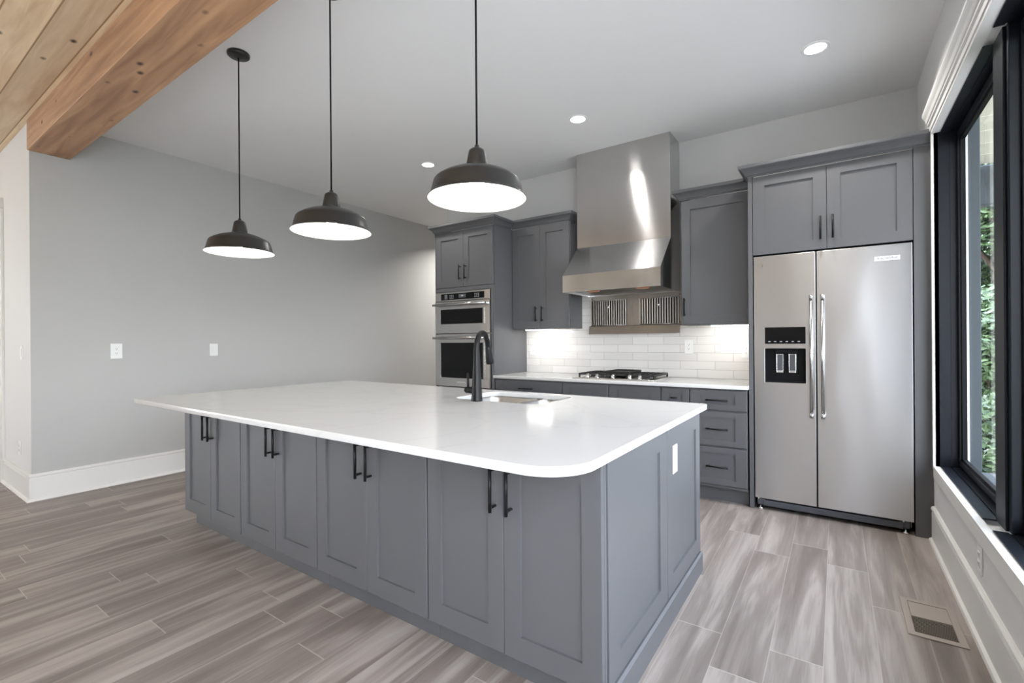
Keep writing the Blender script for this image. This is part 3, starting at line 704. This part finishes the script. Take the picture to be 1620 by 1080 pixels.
def bar(x0, x1, label):
    t = thing('under_cabinet_light', ((x0 + x1) / 2, 4.29, 1.375), label, 'light', 'light bars under the wall cabinets')
    part(t, 'housing', PLASTIC, MB().box(x0, x1, 4.262, 4.318, 1.381, 1.3905, 0.001))
    part(t, 'diffuser', STRIP, MB().box(x0 + 0.004, x1 - 0.004, 4.266, 4.314, 1.374, 1.3808, 0.002))
    light('light_bar_glow', 'AREA', ((x0 + x1) / 2, 4.295, 1.371), 2.6, (1.0, 0.96, 0.92), (math.radians(48), 0, 0), shape='RECTANGLE', size=x1 - x0, size_y=0.03)
bar(-2.76, -2.45, 'slim lit light bar under the two door wall cabinet'); bar(-0.885, -0.575, 'slim lit light bar under the wall cabinet beside the fridge')

# fridge surround
FYc = 3.93
t = thing('fridge_cabinet', (-0.05, 4.2, 0), 'tall grey cabinet surround with two upper doors over the fridge', 'cabinet')
mb = MB(); mb.box(-0.545, -0.5155, FYc, 4.53, 0, 2.478, 0.001); mb.box(0.408, 0.494, FYc, 4.53, 0, 2.478, 0.001)
part(t, 'side_panel', CAB, mb)
part(t, 'body', CAB, MB().box(-0.515, 0.4075, FYc + 0.022, 4.53, 1.895, 2.474))
for j in range(2):
    a = -0.512 if j == 0 else -0.0517; b = -0.0543 if j == 0 else 0.4045
    dr = part(t, 'door', CAB, MB().shaker(a, b, 1.889, 2.468, FYc, 0.021, 0.078, 0.07)); pull(dr, (-0.0885 if j == 0 else -0.0175, FYc, 2.033), 0.16)
part(t, 'crown_moulding', CAB, MB().sweep([(-0.545, UY - 0.003), (-0.545, FYc), (0.494, FYc)], crown_at(2.475), (-1, -1), None))

# ------------------------------------------------------------------ fridge
GX0, GX1, GY = -0.5076, 0.4008, 3.931
t = thing('refrigerator', (-0.053, 4.2, 0), 'stainless side by side fridge with a black ice dispenser by the window', 'refrigerator')
part(t, 'body', STEELD, MB().box(GX0 + 0.004, GX1 - 0.004, GY + 0.062, 4.5, 0.028, 1.868, 0.003))
SPL = -0.117
DX0, DX1, DZ0, DZ1 = -0.4375, -0.1805, 0.946, 1.195
bm = slab_bm([rrect(GX0, SPL - 0.0045, 0.085, 1.8762, 0.004, 4), rrect(DX0, DX1, DZ0, DZ1, 0.008, 4)], 0.058, 0.0022)
fd = part(t, 'freezer_door', STEELF, bm_xform(bm, Matrix.Translation((0, GY + 0.058, 0)) @ FACE_NEG_Y))
bm = slab_bm([rrect(SPL + 0.0045, GX1, 0.085, 1.8762, 0.004, 4)], 0.058, 0.0022)
rd = part(t, 'fridge_door', STEELF, bm_xform(bm, Matrix.Translation((0, GY + 0.058, 0)) @ FACE_NEG_Y))
for pr, hx in ((fd, -0.1465), (rd, -0.0795)):
    h = MB(); h.cyl((hx, GY - 0.055, 0.735), (hx, GY - 0.055, 1.545), 0.0105, seg=20)
    for a, b in ((0.712, 0.745), (1.535, 1.568)): h.cyl((hx, GY - 0.055, a), (hx, GY - 0.055, b), 0.0125, seg=20)
    for a in (0.728, 1.552): h.cyl((hx, GY + 0.001, a), (hx, GY - 0.055, a), 0.009, seg=14)
    part(pr, 'handle', HANDST, h)
part(t, 'door_gap_shade', GASKET, MB().box(SPL - 0.0042, SPL + 0.0042, GY + 0.0035, GY + 0.061, 0.09, 1.87))  # black strip put between the doors as the shade of the gap
# dispenser
mb = MB(); e_ = 0.0008
mb.box(DX0 + e_, DX1 - e_, GY + 0.050, GY + 0.0575, DZ0 + e_, DZ1 - e_)
mb.box(DX0 + e_, DX0 + 0.004, GY + 0.001, GY + 0.05, DZ0 + e_, DZ1 - e_); mb.box(DX1 - 0.004, DX1 - e_, GY + 0.001, GY + 0.05, DZ0 + e_, DZ1 - e_)
mb.box(DX0 + 0.004, DX1 - 0.004, GY + 0.001, GY + 0.05, DZ1 - 0.005, DZ1 - e_); mb.box(DX0 + 0.004, DX1 - 0.004, GY + 0.001, GY + 0.05, DZ0 + e_, DZ0 + 0.010, 0.002)
mb.box(-0.375, -0.235, GY + 0.02, GY + 0.05, DZ1 - 0.038, DZ1 - 0.006, 0.006)
dz = part(fd, 'dispenser', GASKET, mb)
for a in (-0.366, -0.2875):
    fm = MB(); fm.box(a, a + 0.045, GY + 0.030, GY + 0.036, 1.018, 1.155, 0.002); fm.box(a + 0.002, a + 0.043, GY + 0.022, GY + 0.0298, 1.018, 1.034, 0.003)
    pdl = part(fd, 'paddle', CHROME, fm)
    pi = MB(); pi.box(a + 0.005, a + 0.040, GY + 0.027, GY + 0.0298, 1.036, 1.149, 0.001); part(fd, 'paddle_pad', GREYPL, pi)
ds = part(fd, 'display', BGLASS, MB().box(DX0, DX1, GY - 0.002, GY + 0.003, 1.229, 1.3495, 0.0018))
for k in range(6): part(fd, 'button_mark', DISPTXT, MB().box(-0.415 + k * 0.037, -0.40 + k * 0.037, GY - 0.0026, GY - 0.0021, 1.243, 1.2475))
part(fd, 'round_badge', CHROME, MB().cyl((-0.4515, GY + 0.001, 1.802), (-0.4515, GY - 0.003, 1.802), 0.014, seg=24))
part(fd, 'badge_mark', LETTER, bm_xform(text_bm('P', 0.018, 0.0005), Matrix.Translation((-0.4515, GY - 0.0036, 1.802)) @ FACE_NEG_Y))
part(rd, 'badge', PLASTIC, MB().box(0.208, 0.340, GY - 0.003, GY + 0.001, 1.772, 1.801, 0.001))
part(rd, 'badge_lettering', LETTER, bm_xform(text_bm('KitchenAid', 0.0225, 0.0005), Matrix.Translation((0.274, GY - 0.0036, 1.788)) @ FACE_NEG_Y))
mb = MB(); mb.box(GX0 + 0.05, GX1 - 0.05, GY + 0.008, GY + 0.06, 0.030, 0.072, 0.003)
for a, b in ((GX0 + 0.012, GX0 + 0.062), (GX1 - 0.075, GX1 - 0.02)): mb.box(a, b, GY + 0.014, GY + 0.06, 0.034, 0.080, 0.003)
part(t, 'toe_grille', GREYPL, mb)
mb = MB(); mb.box(GX0 + 0.01, GX1 - 0.01, GY + 0.061, GY + 0.11, 0.012, 0.082); part(t, 'kick_plate', GASKET, mb)
for a in (GX0 + 0.032, GX1 - 0.04):
    ft = MB(); ft.lathe((a, GY + 0.028, 0.0), [(0, 0), (0.020, 0), (0.020, 0.008), (0.008, 0.012), (0.008, 0.034), (0, 0.034)], 18); part(t, 'foot', CHROME, ft)
    ft = MB(); ft.cyl((a - 0.012, GY + 0.022, 0.068), (a - 0.012, GY + 0.022, 0.084), 0.009, seg=14); part(t, 'hinge', CHROME, ft)

# ------------------------------------------------------------------ range hood
HX0, HX1 = -2.1155, -1.1996
t = thing('range_hood', ((HX0 + HX1) / 2, 4.3, 1.71), 'large brushed stainless range hood with chimney up to the ceiling', 'range hood')
part(t, 'chimney', STEEL, MB().box(HX0 - 0.003, HX1 - 0.003, 4.232, 4.524, 2.176, ZC - 0.001, 0.0015))
cn = MB(); T_ = 0.004
cn.prism([(4.523, 1.7145), (4.523, 2.1755), (4.231, 2.1755), (3.9185, 1.872), (3.9185, 1.7145), (3.9185 + 0.02, 1.7145), (3.9185 + 0.02, 1.865), (4.240, 2.16), (4.50, 2.16), (4.50, 1.7145)], HX0 + 0.004, HX1 - 0.004, axis='X')
cn.prism([(4.523, 1.7145), (4.523, 2.1757), (4.230, 2.1757), (3.9180, 1.872), (3.9180, 1.7145)], HX0, HX0 + 0.0042, axis='X')
cn.prism([(4.523, 1.7145), (4.523, 2.1757), (4.230, 2.1757), (3.9180, 1.872), (3.9180, 1.7145)], HX1 - 0.0042, HX1, axis='X')
cano = part(t, 'canopy', STEEL, cn)
un = MB(); un.prism([(3.939, 1.735), (4.18, 1.745), (4.5, 1.725), (4.5, 1.74), (4.18, 1.76), (3.939, 1.75)], HX0 + 0.006, HX1 - 0.006, axis='X'); part(t, 'underside_panel', STEELD, un)
for a in (-1.87, -1.40):
    lm = MB(); lm.lathe((a, 4.06, 1.716), [(0, 0.004), (0.03, 0.002), (0.045, 0.0), (0.058, 0.002), (0.06, 0.022), (0, 0.022)], 28); part(t, 'lamp', AMBER, lm)
light('added_hood_spot', 'SPOT', (-1.64, 4.18, 1.70), 0.8, (1.0, 0.80, 0.55), (math.radians(25), 0, 0), spot_size=2.4, spot_blend=0.8, shadow_soft_size=0.03)  # added warm spot between the two unlit lamps, for a streak on the rack panel
# rack panel behind the cooktop
t = thing('hood_rack_panel', (-1.64, 4.51, 1.33), 'stainless back panel with two folded slatted warming racks under the hood', 'panel')
part(t, 'back_plate', PLATE, MB().box(-2.094, -1.190, 4.512, 4.5245, 1.400, 1.7135, 0.001))
mb = MB(); mb.prism([(4.5115, 1.412), (4.470, 1.405), (4.455, 1.330), (4.459, 1.329), (4.474, 1.400), (4.5115, 1.406)], -2.105, -1.192, axis='X'); part(t, 'shelf_lip', PLATE, mb)
for a, b in ((-2.088, -1.724), (-1.578, -1.212)):
    r = MB(); n = 15
    for zz in (1.417, 1.668): r.cyl((a, 4.497, zz), (b, 4.497, zz), 0.005, seg=10)
    for k in range(n + 1):
        xx = a + (b - a) * k / n; r.box(xx - 0.0065, xx + 0.0065, 4.488, 4.496, 1.417, 1.668, 0.002)
    rk = part(t, 'rack', PLATE, r)
    bkp = MB(); bkp.box(a, b, 4.5085, 4.5118, 1.42, 1.665); part(t, 'rack_recess', GASKET, bkp)
    kb = MB(); kb.lathe(((a + b) / 2, 4.486, 1.60), [(0, -0.006), (0.011, -0.006), (0.013, 0.0), (0.013, 0.002)], 16, axis='Y'); part(rk, 'knob', CHROME, kb)
for xx in (-2.0925, -1.199):
    for zz in (1.43, 1.69): part(t, 'screw', SLOT, MB().cyl((xx, 4.513, zz), (xx, 4.508, zz), 0.005, seg=12))

# ------------------------------------------------------------------ cooktop
KX0, KX1, KY0, KY1 = -2.05, -1.275, 3.965, 4.48
t = thing('gas_cooktop', ((KX0 + KX1) / 2, 4.2, 0.914), 'stainless gas cooktop with black cast iron grates on the back worktop', 'cooktop')
bm = slab_bm([rrect(KX0, KX1, KY0, KY1, 0.012, 4)], 0.009, 0.003); bm_xform(bm, Matrix.Translation((0, 0, 0.9142)))
part(t, 'tray', STEEL, bm)
for kx in (-1.912, -1.82, -1.664, -1.508, -1.416):
    k = MB(); k.lathe((kx, 4.02, 0.9236), [(0, 0.030), (0.013, 0.030), (0.0155, 0.026), (0.0165, 0.008), (0.021, 0.006), (0.023, 0), (0, 0)], 22); k.box(kx - 0.003, kx + 0.003, 4.004, 4.036, 0.953, 0.957, 0.001)
    part(t, 'knob', CHROME, k)
def grate(x0, x1, y0, y1):
    g = MB(); z = 0.958; h = 0.010
    for yy in (y0, y1 - 0.012): g.box(x0, x1, yy, yy + 0.012, z - 0.016, z, 0.003)
    for xx in (x0, x1 - 0.012): g.box(xx, xx + 0.012, y0, y1, z - 0.016, z, 0.003)
    g.box(x0, x1, (y0 + y1) / 2 - 0.006, (y0 + y1) / 2 + 0.006, z - 0.016, z, 0.003)
    n = 7
    for k in range(1, n):
        yy = y0 + (y1 - y0) * k / n; g.box(x0 + 0.004, x0 + (x1 - x0) * 0.36, yy - 0.004, yy + 0.004, z - 0.010, z + 0.002, 0.002); g.box(x1 - (x1 - x0) * 0.36, x1 - 0.004, yy - 0.004, yy + 0.004, z - 0.010, z + 0.002, 0.002)
    for k in range(1, 5):
        xx = x0 + (x1 - x0) * k / 5; g.box(xx - 0.004, xx + 0.004, y0 + 0.004, y0 + 0.08, z - 0.010, z + 0.002, 0.002); g.box(xx - 0.004, xx + 0.004, y1 - 0.08, y1 - 0.004, z - 0.010, z + 0.002, 0.002)
    for xx in (x0, x1 - 0.014):
        for yy in (y0, y1 - 0.014): g.box(xx, xx + 0.014, yy, yy + 0.014, 0.9233, z - 0.01, 0.003)
    part(t, 'grate', IRON, g)
grate(-2.025, -1.79, 4.055, 4.462); grate(-1.782, -1.545, 4.055, 4.462); grate(-1.537, -1.30, 4.055, 4.462)
for bx, by, rr in ((-1.907, 4.155, 0.036), (-1.907, 4.36, 0.045), (-1.664, 4.26, 0.06), (-1.418, 4.155, 0.045), (-1.418, 4.36, 0.036)):
    b = MB(); b.lathe((bx, by, 0.9233), [(0, 0.017), (rr * 0.75, 0.017), (rr * 0.8, 0.012), (rr, 0.010), (rr * 1.05, 0.0), (0, 0)], 24); part(t, 'burner', IRON, b)
g = MB(); g.box(-1.785, -1.545, 4.09, 4.43, 0.9602, 0.966, 0.002)
for a, b, c, d2 in ((-1.785, -1.545, 4.09, 4.098), (-1.785, -1.545, 4.422, 4.43), (-1.785, -1.777, 4.09, 4.43), (-1.553, -1.545, 4.09, 4.43)): g.box(a, b, c, d2, 0.966, 0.980, 0.002)
tag(build(g, 'griddle_pan', IRON), 'flat black griddle pan lying on the middle grate of the cooktop', 'griddle', kind='thing')

# ------------------------------------------------------------------ lights
PY = 1.496
def pendant(x, label, first):
    if first is not None: return dup(first, (x, PY, 1.838), label)
    t = thing('pendant_lamp', (x, PY, 1.838), label, 'pendant lamp', 'black pendants over the island')
    part(t, 'canopy', SHADE, MB().lathe((x, PY, 3.078), [(0.0, 0.0), (0.012, 0.0), (0.058, 0.008), (0.064, 0.014), (0.065, 0.0278), (0, 0.0278)], 36))
    part(t, 'cord', GASKET, MB().cyl((x, PY, 2.045), (x, PY, 3.082), 0.0042, seg=10))
    part(t, 'socket_cup', SHADE, MB().lathe((x, PY, 1.838), [(0.0, 0.222), (0.008, 0.218), (0.010, 0.208), (0.021, 0.203), (0.031, 0.196), (0.034, 0.188), (0.0455, 0.128), (0.046, 0.122), (0.030, 0.122)], 36))
    sh = part(t, 'shade', SHADE, MB().lathe((x, PY, 1.838), [(0.028, 0.1225), (0.050, 0.1225), (0.075, 0.117), (0.110, 0.106), (0.145, 0.090), (0.168, 0.075), (0.175, 0.066), (0.188, 0.016), (0.191, 0.010), (0.1995, 0.003), (0.200, 0.0), (0.1985, 0.0)], 64))
    part(sh, 'inner_lining', SHADEIN, MB().lathe((x, PY, 1.838), [(0.1985, 0.0002), (0.1975, 0.002), (0.189, 0.010), (0.186, 0.016), (0.173, 0.064), (0.166, 0.072), (0.144, 0.087), (0.109, 0.103), (0.074, 0.114), (0.03, 0.119), (0.0, 0.119)], 64))
    b = MB(); b.lathe((x, PY, 1.87), [(0, 0.0), (0.018, 0.004), (0.028, 0.016), (0.031, 0.030), (0.027, 0.044), (0.016, 0.060), (0.014, 0.082), (0, 0.082)], 24); part(t, 'bulb', BULB, b)
    return t
p0 = pendant(-3.130, 'black dome pendant lamp hanging nearest the grey left wall', None)
pendant(-2.167, 'black dome pendant lamp hanging in the middle of the three', p0)
pendant(-1.196, 'black dome pendant lamp hanging nearest the range hood, over the sink end', p0)
for x in (-3.130, -2.167, -1.196):
    light('pendant_glow', 'POINT', (x, PY, 1.875), 5.5, (1.0, 0.95, 0.88), shadow_soft_size=0.03)
def downlight(x, y, label, first):
    if first is not None: return dup(first, (x, y, 3.09), label)
    t = thing('recessed_downlight', (x, y, 3.09), label, 'recessed light', 'recessed ceiling downlights')
    part(t, 'trim_ring', PLASTIC, MB().lathe((x, y, 3.098), [(0.060, 0.0078), (0.060, 0.002), (0.064, 0.0), (0.075, 0.001), (0.080, 0.0078)], 40))
    part(t, 'lens', LENS, MB().lathe((x, y, 3.100), [(0.0, 0.0), (0.0595, 0.002), (0.0595, 0.0055), (0, 0.0055)], 36))
    return t
q0 = downlight(-0.100, 3.56, 'round lit ceiling downlight in front of the fridge', None)
downlight(-1.762, 3.55, 'round lit ceiling downlight in front of the range hood chimney', q0)
downlight(-3.490, 3.555, 'round lit ceiling downlight in front of the tall oven cabinet', q0)
for (x, y, e) in ((-0.100, 3.56, 22), (-1.762, 3.55, 19), (-3.490, 3.555, 17), (-4.62, 6.0, 65)):
    light('downlight_glow', 'AREA', (x, y, 3.093), e, (1.0, 0.97, 0.93), shape='DISK', size=0.11, spread=math.radians(138))

# ------------------------------------------------------------------ outlets and switches
def plate(name, c, normal, label, cat, kind_, group=None, w=0.072, h=0.118):
    # built facing -Y at the origin then turned
    t = thing(name, c, label, cat, group)
    o0 = Vector(c)
    M = Matrix.Translation(o0) @ {'-Y': Matrix.Identity(4), '+X': Matrix.Rotation(PI / 2, 4, 'Z'), '-X': Matrix.Rotation(-PI / 2, 4, 'Z')}[normal]
    def tr(mb): bm_xform(mb.bm, M); return mb
    part(t, 'plate', PLASTIC, tr(MB().box(-w / 2, w / 2, -0.006, -0.0004, -h / 2, h / 2, 0.002)))
    if kind_ == 'outlet':
        for s in (-0.0195, 0.0195):
            r = part(t, 'receptacle', PLASTIC, tr(MB().box(-0.017, 0.017, -0.0085, -0.0062, s - 0.014, s + 0.014, 0.001)))
            sl = MB(); sl.box(-0.0075, -0.005, -0.0090, -0.0086, s - 0.003, s + 0.006); sl.box(0.005, 0.0075, -0.0090, -0.0086, s - 0.003, s + 0.006); sl.cyl((0, -0.0086, s - 0.008), (0, -0.009, s - 0.008), 0.0024, seg=10)
            part(r, 'slots', SLOT, tr(sl))
    elif kind_ == 'outlet_h':
        for s in (-0.0195, 0.0195):
            r = part(t, 'receptacle', PLASTIC, tr(MB().box(s - 0.014, s + 0.014, -0.0085, -0.0062, -0.017, 0.017, 0.001)))
            sl = MB(); sl.box(s - 0.003, s + 0.006, -0.0090, -0.0086, 0.005, 0.0075); sl.box(s - 0.003, s + 0.006, -0.0090, -0.0086, -0.0075, -0.005); sl.cyl((s - 0.008, -0.0086, 0), (s - 0.008, -0.009, 0), 0.0024, seg=10)
            part(r, 'slots', SLOT, tr(sl))
    elif kind_ == 'switch':
        part(t, 'rocker', PLASTIC, tr(MB().box(-0.0165, 0.0165, -0.010, -0.0062, -0.033, 0.033, 0.002)))
    return t
plate('wall_outlet', (XL, 1.481, 1.20), '+X', 'white outlet plate on the grey left wall, the one nearer the white wall end', 'outlet', 'outlet', w=0.085, h=0.135)
plate('wall_switch', (XL, 2.288, 1.197), '+X', 'white switch plate on the grey left wall above the far island corner', 'switch', 'switch', w=0.078, h=0.125)
plate('wall_switch', (-5.643, YP, 1.195), '-Y', 'white rocker switch on the narrow white wall end', 'switch', 'switch')
plate('wall_outlet', (-5.739, YP, 0.385), '-Y', 'white outlet low on the narrow white wall end', 'outlet', 'outlet')
plate('wall_outlet', (-1.127, 4.525, 1.199), '-Y', 'white outlet on the tiles right of the hood rack panel', 'outlet', 'outlet', w=0.076, h=0.13)
plate('wall_outlet', (-0.647, 4.525, 1.165), '-Y', 'white outlet on the tiles beside the fridge panel', 'outlet', 'outlet', w=0.076, h=0.125)
plate('wall_outlet', (-2.80, 4.525, 1.150), '-Y', 'white sideways outlet on the tiles beside the tall oven cabinet', 'outlet', 'outlet_h', w=0.125, h=0.076)
plate('wall_outlet', (xe - 0.0098, 2.254, 0.705), '+X', 'white outlet on the grey island end panel', 'outlet', 'outlet', w=0.072, h=0.13)
plate('wall_outlet', (XR, 2.762, 0.325), '-X', 'white outlet under the black window', 'outlet', 'outlet')

# ------------------------------------------------------------------ floor register
VX, VY = 0.341, 2.79
t = thing('floor_register', (VX, VY, 0), 'beige floor vent with dark louvers beside the window wall', 'vent')
FRAME = simple('register_beige', (0.34, 0.29, 0.25, 1), 0.45, bump=0.05, bscale=60)
VA, VB, VC, VD = 0.244, 0.438, 2.612, 2.965
mb = MB()
bm = slab_bm([rrect(VA, VB, VC, VD, 0.003, 2), rrect(VA + 0.027, VB - 0.027, VC + 0.030, VD - 0.028, 0.002, 2)], 0.005, 0.002)
part(t, 'frame', FRAME, bm)
part(t, 'damper_cover', FRAME, MB().box(VA + 0.028, VB - 0.028, VC + 0.178, VD - 0.032, 0.0005, 0.004, 0.001))
part(t, 'recess', GASKET, MB().box(VA + 0.028, VB - 0.028, VC + 0.031, VC + 0.177, 0.0003, 0.0012))
for k in range(12):
    yy = VC + 0.036 + k * 0.012
    part(t, 'louver', FRAME, MB().box(VA + 0.028, VB - 0.028, yy, yy + 0.0014, 0.0012, 0.0040))

# ------------------------------------------------------------------ outside the window
mb = MB(); mb.box(0.66, 40, -20, 60, -0.6, -0.35); struct('ground', GROUND, mb)
mb = MB(); mb.box(0.67, 4.2, -6, 4.2, -0.3495, -0.30, 0.005); struct('bounce_slab', simple('bounce_concrete', (0.50, 0.47, 0.42, 1), 0.8, bump=0.3, bscale=40, vary=0.08), mb)  # added pale slab out of view, bounces daylight up to the ceiling
mb = MB()
for k in range(22): mb.box(0.76, 1.5, -1 + k * 0.30, -1 + k * 0.30 + 0.288, 2.74, 2.76, 0.004)
tag(build(mb, 'porch_soffit', SOFFIT), 'pale boarded porch soffit outside above the window', 'soffit', kind='structure')
mb = MB(); mb.box(0.76, 1.55, 5.62, 5.76, 2.40, 2.74, 0.01)
tag(build(mb, 'porch_beam', EXTWALL), 'grey porch beam outside at the end of the soffit', 'beam', kind='thing')
def tree(name, c, h, r, n, label, trunk, seed, leaf=0.05):
    rnd = random.Random(seed); t = thing(name, c, label, 'tree' if trunk > 1 else 'shrub', 'garden trees and shrubs beyond the window')
    tr = MB(); cx, cy, cz = c
    tr.tube([(cx, cy, cz), (cx + 0.05, cy, cz + h * 0.35), (cx - 0.04, cy + 0.05, cz + h * 0.7)], [0.10 * h / 4, 0.07 * h / 4, 0.03 * h / 4], 8)
    for k in range(6):
        a = rnd.uniform(0, 2 * PI); z = cz + h * rnd.uniform(0.3, 0.6); tr.tube([(cx, cy, z), (cx + math.cos(a) * r * 0.4, cy + math.sin(a) * r * 0.4, z + h * 0.16), (cx + math.cos(a) * r * 0.75, cy + math.sin(a) * r * 0.75, z + h * 0.25)], [0.03 * h / 4, 0.02 * h / 4, 0.008], 6)
    part(t, 'trunk', BARK, tr)
    lb = MB(); z0 = cz + h * (0.12 if trunk < 1 else 0.22); blobs = []
    for k in range(26):
        a = rnd.uniform(0, 2 * PI); rr = r * math.sqrt(rnd.random()) * 0.8; zz = z0 + (cz + h - z0) * rnd.random()
        blobs.append((cx + rr * math.cos(a), cy + rr * math.sin(a), zz, r * rnd.uniform(0.22, 0.42)))
    for k in range(n):
        bx, by, bz, br = blobs[rnd.randrange(len(blobs))]
        d = Vector((rnd.gauss(0, 1), rnd.gauss(0, 1), rnd.gauss(0, 1))).normalized() * br * rnd.uniform(0.7, 1.05)
        p = Vector((bx, by, bz)) + d
        u_ = Vector((rnd.gauss(0, 1), rnd.gauss(0, 1), rnd.gauss(0, 0.6))).normalized(); v_ = u_.orthogonal().normalized(); s_ = leaf * rnd.uniform(0.7, 1.4)
        lb.quad(p - u_ * s_, p + v_ * s_ * 0.5, p + u_ * s_, p - v_ * s_ * 0.5)
    part(t, 'foliage', LEAF, lb); return t
tree('garden_tree', (2.45, 12.2, -0.35), 6.5, 1.6, 16000, 'tall leafy green tree beyond the window, seen past the porch beam', 2, 1, 0.085)
tree('garden_tree', (4.2, 17.0, -0.35), 9.5, 3.0, 16000, 'tall dense tree furthest back beyond the window', 2, 2, 0.12)
tree('garden_shrub', (1.85, 9.0, -0.35), 2.2, 0.75, 7000, 'low bright shrub below the trees outside the window', 0.5, 3, 0.055)
tree('garden_tree', (9.5, 9.0, -0.35), 5.0, 1.7, 6000, 'broad tree standing across from the window', 2, 4, 0.09)
tree('garden_tree', (10.5, 2.5, -0.35), 5.5, 2.0, 6000, 'green tree across from the wide right window pane', 2, 5, 0.10)
tree('garden_shrub', (1.45, 6.6, -0.35), 1.0, 0.42, 4000, 'small low shrub nearest the house wall outside the window', 0.5, 6, 0.04)
tree('garden_tree', (3.4, 27.0, -0.35), 9.0, 3.2, 9000, 'wide tree at the back edge of the garden behind the others', 2, 7, 0.15)
